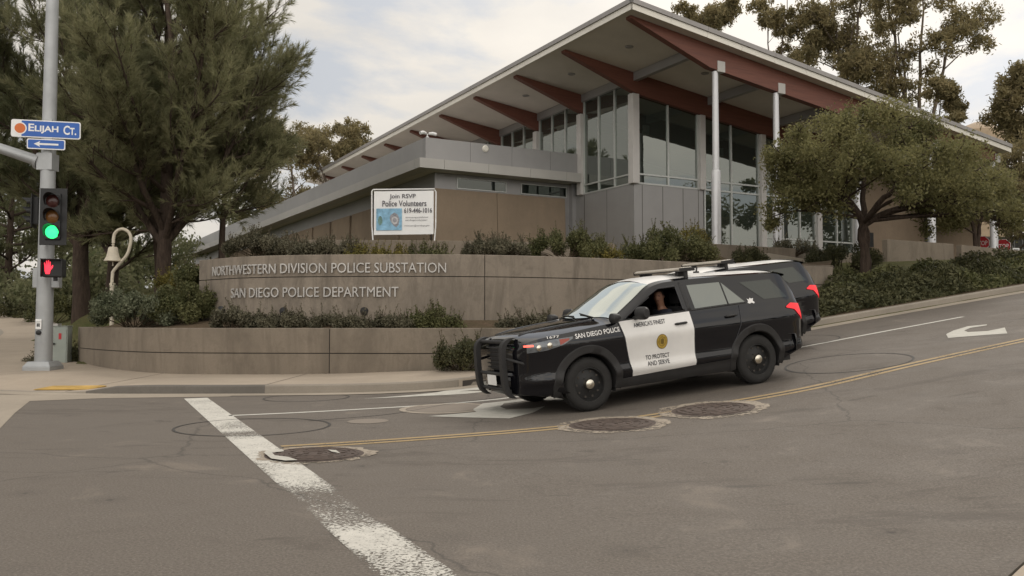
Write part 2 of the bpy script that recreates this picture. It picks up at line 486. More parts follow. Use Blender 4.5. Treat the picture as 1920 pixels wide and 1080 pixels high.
M['darkglass'] = glazing('dark glazing', (0.10, 0.13, 0.12), 0.07, 0.4)
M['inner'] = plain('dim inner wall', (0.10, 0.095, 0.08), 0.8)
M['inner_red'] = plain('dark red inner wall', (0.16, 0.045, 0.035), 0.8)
def redwood():
    n = NT('red stained laminated timber'); v = n.coord('Object', (0.5, 6, 9)); f = n.noise(v, 2.0, 5, 0.6)
    n.set(Base_Color=n.ramp(f, [(0.3, (0.115, 0.042, 0.028)), (0.7, (0.17, 0.062, 0.040))]), Roughness=0.6); return n.m
M['beam'] = redwood()
M['galv'] = plain('galvanised pole', (0.36, 0.37, 0.375), 0.45, 0.45, 0.12, 2.0)
M['sig_black'] = plain('matt black signal housing', (0.012, 0.012, 0.013), 0.55)
M['cabinet'] = plain('grey green cabinet paint', (0.30, 0.33, 0.30), 0.55, 0.2, 0.08)
M['bell'] = plain('aged cream bell paint', (0.60, 0.54, 0.43), 0.6, 0.1, 0.10, 8)
M['sign_white'] = plain('sign white', (0.80, 0.80, 0.79), 0.5, 0, 0.04)
M['sign_blue'] = plain('sign blue', (0.018, 0.105, 0.42), 0.45, 0, 0.06)
M['sign_orange'] = plain('sign orange', (0.62, 0.15, 0.03), 0.5, 0, 0.06)
M['sign_red'] = plain('sign red', (0.45, 0.02, 0.03), 0.5, 0, 0.08)
M['banner_text'] = plain('banner print grey', (0.10, 0.095, 0.11), 0.7)
M['letters'] = plain('brushed metal letters', (0.50, 0.48, 0.455), 0.5, 0.3, 0.12)
M['white_plastic'] = plain('white plastic', (0.75, 0.75, 0.74), 0.4)

# ================================================================== the lie of the land
ORG = Vector((-2.59, 9.61)); U = Vector((0.906, 0.423)); V = Vector((-0.423, 0.906))
def sv(x, y):
    d = Vector((x, y)) - ORG; return d.dot(U), d.dot(V)
def xy(s, v): return ORG + U * s + V * v
_prof = pchip([-60, -8, 0.5, 2.5, 4.0, 4.8, 6.0, 7.5, 9.6, 12.4, 14, 18, 21.5, 30, 40, 60, 120], [0, 0, 0, 0.02, 0.065, 0.12, 0.235, 0.39, 0.69, 1.07, 1.28, 1.80, 2.25, 3.25, 4.2, 5.2, 6.0])
def zr(x, y):
    s, v = sv(x, y)
    return _prof(s) + 0.0016 * max(0.0, v - 9) ** 2 * (1 if v < 60 else 0) if v < 60 else _prof(s) + 4.16
# kerb line of the far side, running from the far left round the corner and up the hill
KP = [(-48, 55), (-32, 50), (-19.8, 46), (-11.5, 41), (-7.0, 36.4), (-5.6, 32.5), (-5.5, 28.6), (-6.3, 24), (-6.9, 20), (-6.4, 15), (-4.9, 11.9), (-3.4, 10.2), (-1.9, 8.95), (-0.4, 8.2), (1.04, 7.56), (2.8, 6.75), (4.46, 6.25), (6.5, 6.2), (10, 6.25), (14, 6.3), (21, 6.3), (32, 6.3), (48, 6.3)]
KERB = Curve2([xy(p.x, p.y) for p in spline(KP, 8)])
NK = 220
KT = [KERB.L * i / (NK - 1) for i in range(NK)]
# lateral kerb normals pointing to the pavement side (left of travel)
def kleft(t): n = KERB.nrm(t); return -n
def v_kerb(s):
    best = 99
    return best
# --- road sheet
kv = [sv(p.x, p.y) for p in KERB.p]
def inside_corner(s, v, m):
    """is (s, v) more than m metres past the kerb, on the pavement side?"""
    if v > 6.0 + m and s > 4.5: return True
    if s < -5.0 and v > np.interp(s, [-60, -48, -32, -19.8, -11.5, -7.0, -5.6], [58, 55, 50, 46, 41, 36.4, 33]) + m: return True
    if s <= -7.6: return False
    lim = np.interp(s, [-7.2, -6.9, -6.4, -4.9, -3.4, -1.9, -0.4, 1.04, 2.8, 4.46, 60], [21, 20, 15, 11.9, 10.2, 8.95, 8.2, 7.56, 6.75, 6.25, 6.3])
    return v > lim + m and s > -6.2 + m
road = MB()
ss = [-60, -45, -35, -28, -22, -18, -15, -12, -10] + [x * 0.5 for x in range(-17, 61)] + [32, 34, 36, 39, 42, 46, 50, 56, 64, 74]
vv = [-60, -40, -28, -20, -15, -11] + [-9 + 0.75 * i for i in range(0, 27)] + [12, 14, 17, 20, 24, 28, 33, 38, 44, 52, 60]
idx = {}
def rv(i, j):
    if (i, j) not in idx:
        p = xy(ss[i], vv[j]); idx[(i, j)] = len(road.v); road.v.append((p.x, p.y, zr(p.x, p.y)))
    return idx[(i, j)]
for i in range(len(ss) - 1):
    for j in range(len(vv) - 1):
        cs = [(ss[i], vv[j]), (ss[i+1], vv[j]), (ss[i+1], vv[j+1]), (ss[i], vv[j+1])]
        if all(inside_corner(a, b, 0.9) for a, b in cs): continue
        road.f.append((rv(i, j), rv(i+1, j), rv(i+1, j+1), rv(i, j+1))); road.m.append(0)
tag(road.build('road', M['asphalt'], smooth='all'), kind='structure')

# --- hand of each kerb height (a dropped kerb at the ramp)
RAMP = Vector((-9.6, 17.0))
def kh(t):
    p = KERB.pos(t); d = (p - RAMP).length
    a = min(1, max(0, (d - 1.0) / 1.3))
    return 0.015 + 0.145 * a * a * (3 - 2 * a)
def strip(name, A, B, mat, n=6, kind='structure', smooth='all'):
    """surface between two matched rows of 3-D points"""
    rows = [[Vector(a).lerp(Vector(b), k / n) for k in range(n + 1)] for a, b in zip(A, B)]
    mb = MB(); mb.grid(rows); o = mb.build(name, mat, smooth=smooth)
    return tag(o, kind=kind)
kerb = MB(); rows = []
gut = []
for t in KT:
    p = KERB.pos(t); n = kleft(t); z = zr(p.x, p.y); h = kh(t)
    q = lambda k: p + n * k
    rows.append([Vector((*q(-0.02), z - 0.25)), Vector((*q(0.0), z + 0.0)), Vector((*q(0.012), z + h * 0.86)), Vector((*q(0.035), z + h)), Vector((*q(0.16), z + h + 0.004)), Vector((*q(0.165), z - 0.2))])
    gut.append([Vector((*q(-0.50), z + 0.006)), Vector((*q(-0.25), z + 0.005)), Vector((*q(0.001), z + 0.008))])
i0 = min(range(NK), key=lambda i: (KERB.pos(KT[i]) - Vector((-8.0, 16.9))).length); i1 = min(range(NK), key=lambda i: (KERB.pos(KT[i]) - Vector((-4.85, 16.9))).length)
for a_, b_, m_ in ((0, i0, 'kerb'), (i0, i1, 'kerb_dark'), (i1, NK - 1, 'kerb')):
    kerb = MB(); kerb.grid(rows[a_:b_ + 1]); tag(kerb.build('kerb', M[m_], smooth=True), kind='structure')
gm = MB(); gm.grid(gut)
tag(gm.build('gutter', M['gutter'], smooth='all'), kind='structure')
# the concrete cross gutter at the left
cg = MB()
cgp = [((-9.9, 16.75), (-8.35, 15.3)), ((-9.4, 13.5), (-7.5, 13.35)), ((-8.6, 11.2), (-6.5, 11.2)), ((-7.3, 8), (-5.1, 8)), ((-5.6, 4), (-3.3, 4)), ((-4, 0), (-1.6, 0))]
cg.grid([[Vector((a[0] - 1.6, a[1], zr(*a) + 0.004)), Vector((*a, zr(*a) + 0.004)), Vector((*b, zr(*b) + 0.004))] for a, b in cgp])
cg.grid([[Vector((-9.9, 16.7, .0045)), Vector((-8.35, 15.3, .0045))], [Vector((-7.5, 16.55, .0045)), Vector((-7.3, 15.9, .0045))], [Vector((-5.2, 16.6, .0045)), Vector((-5.2, 16.25, .0045))]])
tag(cg.build('cross_gutter', M['gutter']), kind='structure')

# --- walls in plan (viewer's side)
LOWER = Curve2(spline([(-11.75, 26.4), (-12.1, 24.6), (-10.1, 21.9), (-8.2, 20.25), (-6.2, 19.75), (-4.08, 19.6), (-1.6, 19.5), (0.6, 19.9), (3.0, 20.9), (5.6, 22.3)], 10))
SIGNW = Curve2(spline([(-8.38, 23.55), (-6.6, 22.1), (-4.2, 21.5), (-0.7, 21.6), (2.78, 22.96), (4.69, 24.1), (7.2, 25.3), (9.6, 26.3)], 12))
UPPER = Curve2(spline([(-6.3, 26.55), (-5, 26.5), (-1, 26.9), (3.25, 27.8)], 10))
Z_LOW, Z_SIGN, Z_UP, Z_TER = 1.24, 3.03, 3.86, 4.18

# --- pavement: from the back of the kerb to the walls
def on(c, t): return c.pos(t)
pA = []; pB = []
t0 = min(range(NK), key=lambda i: (KERB.pos(KT[i]) - Vector((-22.5, 42))).length)
t1 = min(range(NK), key=lambda i: (KERB.pos(KT[i]) - xy(6.2, 6.2)).length)
inner = Curve2([KERB.pos(KT[0]) + kleft(KT[0]) * 2.4, (-43, 47.5), (-30, 45.5), (-23.5, 43.0), (-20.6, 40.3), (-19.3, 37), (-17.5, 33), (-15.7, 29.5), (-13.6, 26.6), (-12.3, 24.7), (-10.2, 22.0), (-8.3, 20.4), (-6.2, 19.9), (-4.08, 19.75), (-2.6, 19.6), (-1.2, 18.9), (0.2, 18.2), (1.0, 17.9)])
for i in range(0, t1 + 1):
    p = KERB.pos(KT[i]) + kleft(KT[i]) * 0.158
    k = inner.L * (i / t1)
    # match by nearest point with a monotone blend
    pA.append(Vector((*p, zr(p.x, p.y) + kh(KT[i]) + 0.0015)))
ks = []
for a in pA:
    ks.append(min(np.linspace(0, inner.L, 500), key=lambda t: (inner.pos(t) - a.xy).length))
ks = np.maximum.accumulate(np.array(ks))
for a, k in zip(pA, ks):
    q = inner.pos(float(k)); pB.append(Vector((q.x, q.y, zr(*xy(min(sv(q.x, q.y)[0], 5), sv(q.x, q.y)[1])) + 0.20)))
strip('pavement', pA, pB, M['pave'], 8)
# joints scored across the pavement
pj = MB()
for i in range(4, len(pA), 7):
    a, b = pA[i], pB[i]
    if (b - a).length < 0.5: continue
    d = (b - a).normalized(); w = Vector((-d.y, d.x, 0)) * 0.009; e = Vector((0, 0, 0.004))
    pj.add([a - w + e, b - w + e, b + w + e, a + w + e], [(0, 1, 2, 3)])
tag(pj.build('pavement_joints', M['joint']), kind='structure')
# near-side pavement at the lower right corner
NP = [xy(p.x, p.y) for p in spline([(-9, -14), (-4, -12.2), (-0.5, -9.6), (1.2, -7.6), (2.6, -6.7), (4.2, -6.35), (8, -6.3), (14, -6.3), (24, -6.3)], 8)]
A = []; B = []; C = []
for i, p in enumerate(NP):
    a = NP[max(0, i-1)]; b = NP[min(len(NP)-1, i+1)]; d = (b - a).normalized(); n = Vector((d.y, -d.x))
    z = zr(*p)
    A.append(Vector((*p, z - 0.1))); B.append(Vector((*(p + n*0.02), z + 0.06))); C.append((Vector((*(p + n*0.04), z + 0.065)), Vector((*(p + n * 4), z + 0.12))))
strip('kerb', A, B, M['kerb'], 1)
strip('pavement', [c[0] for c in C], [c[1] for c in C], M['pave'], 4)

# --- storm drain opening in the kerb
td = min(KT, key=lambda t: abs(960 + F * KERB.pos(t).x / KERB.pos(t).y - 878) + (0 if KERB.pos(t).y < 19 else 999))
dr = empty('storm_drain', (*KERB.pos(td), zr(*KERB.pos(td)))); tag(dr, 'dark storm drain opening in the kerb behind the push bar', 'storm drain')
def drp(k, o, z): p = KERB.pos(td + k) - kleft(td) * o; return Vector((p.x, p.y, zr(*p) + z)) - dr.location
mb = MB(); mb.add([drp(-.22, .006, .015), drp(.9, .006, .015), drp(.9, .006, .115), drp(-.22, .006, .115)], [(0, 1, 2, 3)]); mb.build('opening', M['joint'], dr)
mb = MB()
for k0, k1 in ((-.30, -.225), (.905, .98)): mb.add([drp(k0, .008, .0), drp(k1, .008, .0), drp(k1, .008, .15), drp(k0, .008, .15)], [(0, 1, 2, 3)])
mb.add([drp(-.222, .008, .118), drp(.902, .008, .118), drp(.902, .008, .155), drp(-.222, .008, .155)], [(0, 1, 2, 3)]); mb.build('frame', M['collar'], dr)
# --- yellow tactile paving on the ramp
ty = MB()
tp = [(-9.45, 17.45), (-8.35, 17.35), (-8.1, 17.65), (-8.3, 17.95), (-9.35, 18.0)]
def zpave(x, y):
    best = min(range(len(pA)), key=lambda i: (pA[i].xy.lerp(pB[i].xy, 0.3) - Vector((x, y))).length)
    a, b = pA[best], pB[best]; k = ((Vector((x, y)) - a.xy).dot((b - a).xy)) / max(1e-6, (b - a).xy.length_squared)
    return a.z + (b.z - a.z) * min(1, max(0, k))
ty.prism([(p[0], p[1]) for p in tp], 0, 0.012, lambda x, y, h: (x, y, zpave(x, y) + 0.008 + h))
tag(ty.build('tactile_paving', M['tactile']), kind='structure')

# --- road markings
def mark(name, poly_sv, mat, lift=0.004, sub=0.6):
    """flat mark on the road from a quad strip in (s, v)"""
    mb = MB()
    rows = []
    for (a, b) in poly_sv:
        p, q = xy(*a), xy(*b)
        rows.append([Vector((*p, zr(*p) + lift)), Vector((*q, zr(*q) + lift))])
    mb.grid(rows); return tag(mb.build(name, mat, smooth='all'), kind='structure')
def fr(a, b, n): return [a + (b - a) * i / n for i in range(n + 1)]
mb = MB(); wear = []; rows_ = []
for v in fr(-7.5, 7.0, 116):
    row = []
    base_ = float(np.interp(v, [-7.5, -5.2, -4.5, -3.9, -3.5, -3.1, -2.7, -2.2, -1.6, .6, .9, 1.5, 1.8, 2.3, 2.7, 3.0, 7], [.10, .06, .05, .10, .16, .18, .11, .05, -.01, .0, .10, .12, .02, .10, .10, 0, -.03]))
    for i in range(9):
        s_ = -0.35 + .40 * i / 8; p = xy(s_, v); row.append(Vector((*p, zr(*p) + .004)))
        wear.append(base_ + (.10 if i in (0, 8) else 0) * min(1, max(.0, (1.5 - v) / 4)))
    rows_.append(row)
mb.grid(rows_); o = mb.build('stop_line', M['white_paint'], smooth='all', fix=False)
a_ = o.data.attributes.new('wear', 'FLOAT', 'POINT'); a_.data.foreach_set('value', wear); tag(o, kind='structure')
for off in (-0.13, 0.06):
    mark('centre_line', [((s, off - 0.02), (s, off + 0.085)) for s in fr(0.1, 40, 90)], M['yellow_paint'])
mark('centre_line_seal', [((s, -0.07), (s, 0.04)) for s in fr(0.1, 40, 90)], M['loop'], 0.003)
mark('lane_line', [((s, 3.60), (s, 3.71)) for s in fr(0.0, 15.6, 40)], M['white_line'])
def ground_px(px, py):
    d = ray(px, py); k = 2.0
    lo, hi = 2.0, 60.0
    for _ in range(50):
        m = (lo + hi) / 2; p = Vector((0, 0, EYE)) + d * m
        if p.z > zr(p.x, p.y): lo = m
        else: hi = m
    return Vector((0, 0, EYE)) + d * lo
def flat_poly(name, pts, mat, lift=0.005):
    """a painted shape lying on the road, given by its outline in (s, v)"""
    mb = MB()
    mb.prism(pts, 0, 0, lambda s, v, h: (*xy(s, v), zr(*xy(s, v)) + lift))
    n = len(pts); mb.f = mb.f[:n - 2]; mb.m = mb.m[:n - 2]
    return tag(mb.build(name, mat), kind='structure')
def px_poly(pp): return [sv(*ground_px(*p).xy) for p in pp]
def dense(P, k=3):
    o = []
    for a, b in zip(P, P[1:] + P[:1]):
        for i in range(k): o.append((a[0] + (b[0]-a[0])*i/k, a[1] + (b[1]-a[1])*i/k))
    return o
flat_poly('turn_arrow', dense(px_poly([(802, 781), (893, 773), (887, 768), (905, 757), (979, 748.5), (1040, 744), (1060, 750), (985, 752), (945, 757), (938, 763), (950, 768), (1000, 766), (1022, 762), (1000, 774), (955, 785)])), M['arrow_paint'])
flat_poly('turn_arrow', dense(px_poly([(681, 748), (760, 742), (815, 737), (838, 732), (905, 725), (935, 724), (935, 729), (885, 732), (860, 734), (930, 733), (900, 736), (870, 739), (790, 743)])), M['arrow_paint'])
flat_poly('turn_arrow', dense(px_poly([(1774, 627), (1788, 620), (1815, 612), (1851, 608.5), (1850, 610.5), (1820, 615), (1808, 620), (1815, 623), (1852, 621), (1884, 614.5), (1889, 625.5), (1855, 628), (1778, 634)])), M['arrow_paint'])
# tar-sealed detector loops
def ring(name, s, v, r, w, mat, lift=0.005, a0=0, a1=2*pi, kind='structure'):
    mb = MB(); rows = []
    for i in range(65):
        t = a0 + (a1 - a0) * i / 64
        rows.append([Vector((*xy(s + (r - w/2) * cos(t), v + (r - w/2) * sin(t)), 0)), Vector((*xy(s + (r + w/2) * cos(t), v + (r + w/2) * sin(t)), 0))])
    for row in rows:
        for p in row: p.z = zr(p.x, p.y) + lift
    mb.grid(rows); return tag(mb.build(name, mat), kind=kind)
for px, py, r, w in ((475, 800, 0.98, 0.035), (575, 746, 0.75, 0.03), (1590, 680, 1.0, 0.035), (1490, 640, 0.9, 0.03)):
    s, v = sv(*ground_px(px, py).xy); ring('detector_loop', s, v, r, w, M['loop'], 0.0055)
mark('detector_lead', [((s, 1.9 + 0.45*s + 0.15*sin(s*2.2)), (s, 1.93 + 0.45*s + 0.15*sin(s*2.2))) for s in fr(0.9, 4.5, 24)], M['loop'], 0.0055)

# --- manhole covers
def manhole(px, py, r_out, r_in, label, ragged=0.06, seed=1, worn=True):
    rng = random.Random(seed)
    c = ground_px(px, py); s0, v0 = sv(c.x, c.y)
    root = empty('manhole_cover', c)
    tag(root, label, 'manhole cover', 'manhole covers in the road')
    def disc(name, rad, lift, mat, rag, n=72, parent=None):
        mb = MB(); ph = [rng.random() * 6.28 for _ in range(5)]
        pts = [(0, 0)]
        for i in range(n):
            t = 2 * pi * i / n
            k = rad * (1 + rag * (0.5*sin(3*t + ph[0]) + 0.5*sin(7*t + ph[1]) + 0.35*sin(13*t + ph[2]) + 0.3*sin(23*t+ph[3])))
            pts.append((k * cos(t), k * sin(t)))
        vs = []
        for a, b in pts:
            p = xy(s0 + a, v0 + b); vs.append((p.x - c.x, p.y - c.y, zr(*p) - c.z + lift))
        mb.add(vs, [(0, i + 1, (i + 1) % n + 1) for i in range(n)])
        return mb.build(name, mat, parent)
    disc('concrete_collar', r_out, 0.0065, M['old_concrete'], ragged, parent=root)
    disc('frame', r_in * 1.09, 0.009, M['iron'], 0.0, parent=root)
    lid = disc('lid', r_in * 0.985, 0.013, M['iron'], 0.0, parent=root)
    # raised rings and studs of the casting
    mb = MB()
    for k in (0.30, 0.52, 0.74, 0.93):
        rows = []
        for i in range(49):
            t = 2 * pi * i / 48; row = []
            for rr, h in ((k - 0.035, 0.013), (k - 0.02, 0.021), (k + 0.02, 0.021), (k + 0.035, 0.013)):
                p = xy(s0 + rr * r_in * cos(t), v0 + rr * r_in * sin(t)); row.append(Vector((p.x - c.x, p.y - c.y, zr(*p) - c.z + h)))
            rows.append(row)
        mb.grid(rows)
    for k in range(28):
        t = k * 2.4; rr = 0.9 * r_in * sqrt((k + 0.5) / 28)
        p = xy(s0 + rr * cos(t), v0 + rr * sin(t)); x, y, z = p.x - c.x, p.y - c.y, zr(*p) - c.z
        mb.box((x - .022, y - .022, z + 0.012), (x + .022, y + .022, z + 0.022))
    mb.build('raised_rings', M['iron'], lid)
    return root
manhole(590, 853, 0.60, 0.46, 'rusty manhole cover on the white stop line with paint on its rim', 0.10, 3)
manhole(1148, 797, 0.71, 0.50, 'rusty manhole cover with broken pale collar just below the front wheel', 0.05, 5)
manhole(1337, 768, 0.73, 0.50, 'rusty manhole cover with cracked collar nearest the rear wheel', 0.06, 8)
def patch_disc(px, py, r, mat, label, ring_w=0.0):
    c = ground_px(px, py); s0, v0 = sv(c.x, c.y); mb = MB(); n = 56
    vs = [(*c.xy, c.z + 0.0045)]
    for i in range(n):
        p = xy(s0 + r * cos(2*pi*i/n), v0 + r * sin(2*pi*i/n)); vs.append((*p, zr(*p) + 0.0045))
    mb.add(vs, [(0, i + 1, (i + 1) % n + 1) for i in range(n)])
    o = mb.build('utility_cover', mat); tag(o, label, 'utility cover', 'flush utility covers in the road')
    return o
flat_poly('paint_patch', dense(px_poly([(495, 853), (500, 848), (528, 846), (533, 850), (510, 853), (515, 858), (540, 861), (558, 867), (535, 868), (508, 864)])), M['arrow_paint'], 0.024)
flat_poly('paint_patch', dense(px_poly([(614, 847), (630, 848), (638, 854), (622, 851)])), M['arrow_paint'], 0.024)
flushmat = concrete('flush concrete plug', (0.245, 0.21, 0.175), 0.1)
patch_disc(690, 790, 0.28, flushmat, 'small flush brownish disc in the lane left of the near arrow')
o = patch_disc(835, 766, 0.60, flushmat, 'larger flush concrete disc with pale rim at the near arrow tip')
ring('rim', *sv(*ground_px(835, 766).xy), 0.66, 0.10, M['collar'], 0.005, kind=None).parent = o

# ================================================================== terrain (one sheet to the horizon)
pts = []
for s in list(range(-60, 60, 6)) + [66, 74]:
    for v in (-60, -40, -25, -14, -6, 0, 4):
        p = xy(s, v); pts.append((p.x, p.y, zr(*p) - 0.16))
for s in (-60, -45, -30, -20, -12, -9):
    for v in (8, 16, 26, 34, 40):
        if inside_corner(s, v, -1.0): continue
        p = xy(s, v); pts.append((p.x, p.y, zr(*p) - 0.16))
for t in np.linspace(0, KERB.L, 60):
    p = KERB.pos(t); n = kleft(t); z = zr(*p)
    pts.append((p.x - n.x*0.7, p.y - n.y*0.7, z - 0.14))
    s_, v_ = sv(*p)
    q = p + n * 0.5
    pts.append((q.x, q.y, z + (0.02 if s_ < 7 else 0.14)))
for t in np.linspace(0, inner.L, 40):
    p = inner.pos(t)
    pts.append((p.x, p.y, zr(*xy(min(sv(*p)[0], 5), sv(*p)[1])) + 0.17))
bank = [(-12.6, 27, 0.9), (-11.1, 27.3, 2.1), (-9.3, 25.3, 2.2), (-13.5, 28.4, 0.8), (-14.9, 30, 1.5), (-16.5, 33.5, 1.7), (-13, 32, 2.7), (-9, 31, 3.2), (-18, 40.5, 1.7), (-13, 40, 3.2), (-24, 52, 2.3), (-27, 47, 1.7), (-34, 55, 2.2), (-18, 55, 3.6), (-8, 36, 3.7), (-10, 48, 3.9), (-14, 62, 4.0), (-28, 70, 3.6), (-30, 90, 4.5), (-22, 90, 4.4),
        (-12, 25.3, 0.42), (-9, 22.5, 0.4), (-5, 20.8, 0.35), (0, 20.8, 0.4), (-9, 24.5, 1.0), (-4, 23.5, 1.0), (0, 23.5, 1.2), (4, 25, 1.7), (-4, 28, 2.9), (2, 29, 2.6), (-3, 33, 3.6), (3, 33.5, 3.5),
        (9.2, 25.6, 2.35), (10.6, 26.3, 2.5), (12, 28.6, 2.95), (13, 31, 3.35), (16, 34, 3.75), (19.5, 35.8, 4.0), (24, 37.5, 4.3), (8.8, 28.6, 2.75), (10, 30.6, 3.2), (7, 30.5, 3.0),
        (6, 36, 3.8), (12, 38, 3.9), (18, 42, 4.03), (24, 46, 4.05), (0, 45, 4.0), (10, 55, 4.1), (-5, 70, 4.1), (28, 44, 4.4), (33, 50, 4.6), (40, 60, 5.0), (25, 80, 5.5), (60, 90, 6.5), (0, 110, 5.5), (-50, 120, 5.5), (-80, 60, 3.0), (-55, 75, 3.0), (-120, 20, 1),
        (0, 200, 7), (150, 200, 9), (-150, 200, 7), (280, 100, 8), (-280, 100, 4), (-280, -50, 0), (280, -50, 4), (0, 380, 9), (280, 380, 10), (-280, 380, 8), (100, 20, 5.2), (100, 60, 6.5), (48, 46, 4.9), (0, -55, -0.4), (100, -50, 2), (-100, -50, -0.5)]
pts += bank
PT = np.array(pts, float)
_, ui = np.unique(np.round(PT[:, :2], 1), axis=0, return_index=True); PT = PT[ui]
def kern(a, b): return -np.sqrt(((a[:, None, :] - b[None, :, :]) ** 2).sum(-1) + 0.04)
NTER = n = len(PT); K = np.zeros((n + 1, n + 1)); K[:n, :n] = kern(PT[:, :2], PT[:, :2]) + np.eye(n) * -0.02; K[:n, n] = 1; K[n, :n] = 1
WK = np.linalg.solve(K, np.append(PT[:, 2], 0))
def zg_many(P): return kern(np.asarray(P, float), PT[:, :2]) @ WK[:NTER] + WK[NTER]
def zg(x, y): return float(zg_many([[x, y]])[0])
gx = np.concatenate([np.linspace(-290, -62, 18), np.arange(-60, -26, 2.0), np.arange(-26, 32, 0.75), np.arange(32, 62, 2.0), np.linspace(64, 290, 18)])
gy = np.concatenate([np.linspace(-60, -14, 10), np.arange(-12, 14, 2.0), np.arange(14, 48, 0.75), np.arange(48, 80, 2.0), np.linspace(82, 390, 22)])
GX, GY = np.meshgrid(gx, gy); GP = np.stack([GX.ravel(), GY.ravel()], 1); GZ = zg_many(GP)
nx_, ny_ = len(gx), len(gy)
ii, jj = np.meshgrid(np.arange(nx_ - 1), np.arange(ny_ - 1)); q = (jj * nx_ + ii).ravel()
tag(mesh_np('ground', np.column_stack([GP, GZ]), np.stack([q, q + 1, q + nx_ + 1, q + nx_], 1), M['grass'], smooth=True), kind='structure')
# planting beds held by the walls
def res(c, n, off=0.0, z=0.0, t0=0.0, t1=None):
    o = []
    for t in np.linspace(t0, c.L if t1 is None else t1, n):
        p = c.pos(t) - c.nrm(t) * off; o.append(Vector((p.x, p.y, z)))
    return o
lowA = res(LOWER, 30, 0.12, Z_LOW - 0.10)
sgnB = [Vector((-11.0, 27.2, 2.0)), Vector((-10.2, 26.2, 1.9)), Vector((-9.3, 25.0, 1.75))] + res(SIGNW, 27, -0.05, 1.42)
strip('planting_bed', lowA, sgnB, M['soil'], 5)
sgnA = [Vector((-10.6, 26.3, 2.3)), Vector((-9.4, 25.0, 2.6))] + res(SIGNW, 28, 0.15, Z_SIGN - 0.12)
upB = res(UPPER, 20, -0.06, 3.2) + [Vector((x, y, 3.35)) for x, y in ((4.4, 28.4), (5.6, 29), (6.6, 29.5), (7.4, 29.8), (8.2, 30), (8.8, 30), (9.3, 29.8), (9.7, 29.4), (10, 28.8), (10.2, 28.0))]
strip('planting_bed', sgnA, upB, M['soil'], 5)
_tb = [Vector((4.9 + 1.02 * k, 30.3 + .60 * k, 3.95 if k < 4 else 3.3)) for k in range(9)]
strip('planting_bed', [Vector((3.2, 27.9, 3.25)), Vector((4.4, 28.3, 3.4)), Vector((5.6, 28.9, 3.4)), Vector((6.6, 29.4, 3.4)), Vector((7.6, 29.6, 3.45)), Vector((8.6, 29.8, 3.1)), Vector((9.6, 29.6, 2.95)), Vector((10.6, 29.4, 2.9)), Vector((11.6, 29.6, 2.9))], _tb, M['soil'], 4)

# ================================================================== concrete walls
def curved_wall(name, curve, z0, z1, label, cat, mat, thick=0.28, vjoints=(), hjoint=None, t0=0.0, t1=None, step=0.3, gap=0.011, batter=0.0):
    """cast wall made of bays with open joints, on a darker core"""
    t1 = curve.L if t1 is None else t1
    root = empty(name, (*curve.pos((t0 + t1) / 2), z0(curve.pos((t0+t1)/2)) if callable(z0) else z0))
    tag(root, label, cat)
    off = Vector(root.location)
    Z0 = z0 if callable(z0) else (lambda p: z0)
    cuts = [t0] + sorted(vjoints) + [t1]
    rows_z = [0.0, 1.0] if hjoint is None else [0.0, hjoint, 1.0]
    def P(t, o, z):
        p = curve.pos(t) - curve.nrm(t) * o; return Vector((p.x, p.y, z)) - off
    def shell(mb, a, b, k0, k1, o0, o1):
        m = max(2, int((b - a) / step))
        sec = []
        for i in range(m + 1):
            t = a + (b - a) * i / m; p = curve.pos(t); lo = Z0(p); hi = z1
            za, zb = lo + (hi - lo) * k0 if k0 > 0 else lo - 0.4, lo + (hi - lo) * k1
            c = 0.012 if k1 >= 1 else 0.0
            sec.append([P(t, o0, za), P(t, o0, zb - c), P(t, o0 + c, zb), P(t, o1 - c, zb), P(t, o1, zb - c), P(t, o1, za), P(t, o0, za)])
        mb.grid(sec)
        k = len(sec[0]); base = len(mb.v) - len(sec) * k
        mb.f.append(tuple(base + i for i in range(k - 1))); mb.m.append(0)
        mb.f.append(tuple(base + (len(sec) - 1) * k + i for i in range(k - 2, -1, -1))); mb.m.append(0)
    for a, b in zip(cuts, cuts[1:]):
        for i, (k0, k1) in enumerate(zip(rows_z, rows_z[1:])):
            mb = MB()
            ga = gap if a > t0 else 0; gb = gap if b < t1 else 0
            H = z1 - (Z0(curve.pos((a + b) / 2))); g = gap / H
            shell(mb, a + ga, b - gb, k0 + (g if k0 > 0 else 0), k1 - (g if k1 < 1 else 0), 0.0, thick)
            mb.build('wall_bay', mat, root, smooth=True)
    core = MB()
    mm = max(2, int((t1 - t0) / step))
    core.grid([[P(t, 0.03, Z0(curve.pos(t)) - 0.3), P(t, 0.03, z1 - 0.03), P(t, thick - 0.03, z1 - 0.03)] for t in np.linspace(t0 + 0.02, t1 - 0.02, mm)])
    core.build('joint_core', M['joint'], root)
    return root
lj = LOWER.at_px(617)
# at_px may pick the far branch: the lower wall is single valued in px after its corner
low_wall = curved_wall('planter_wall', LOWER, lambda p: min(zg(*p), 0.6) if p.y > 24 else 0.18 + 0.0 * p.x, Z_LOW, 'low curved concrete planter wall along the pavement', 'planter wall', M['wall2'], 0.22, (lj,), 0.47)
sj = SIGNW.at_px(908)
sj2 = SIGNW.at_px(1085)
sign_wall = curved_wall('sign_wall', SIGNW, lambda p: 0.9, Z_SIGN, 'tall curved concrete wall carrying two lines of raised metal lettering', 'sign wall', M['wall'], 0.3, (sj,), 0.745)
up_wall = curved_wall('retaining_wall', UPPER, lambda p: 2.6, Z_UP, 'plain concrete retaining wall below the white banner', 'retaining wall', M['wall2'], 0.25, (UPPER.at_px(817),), None)

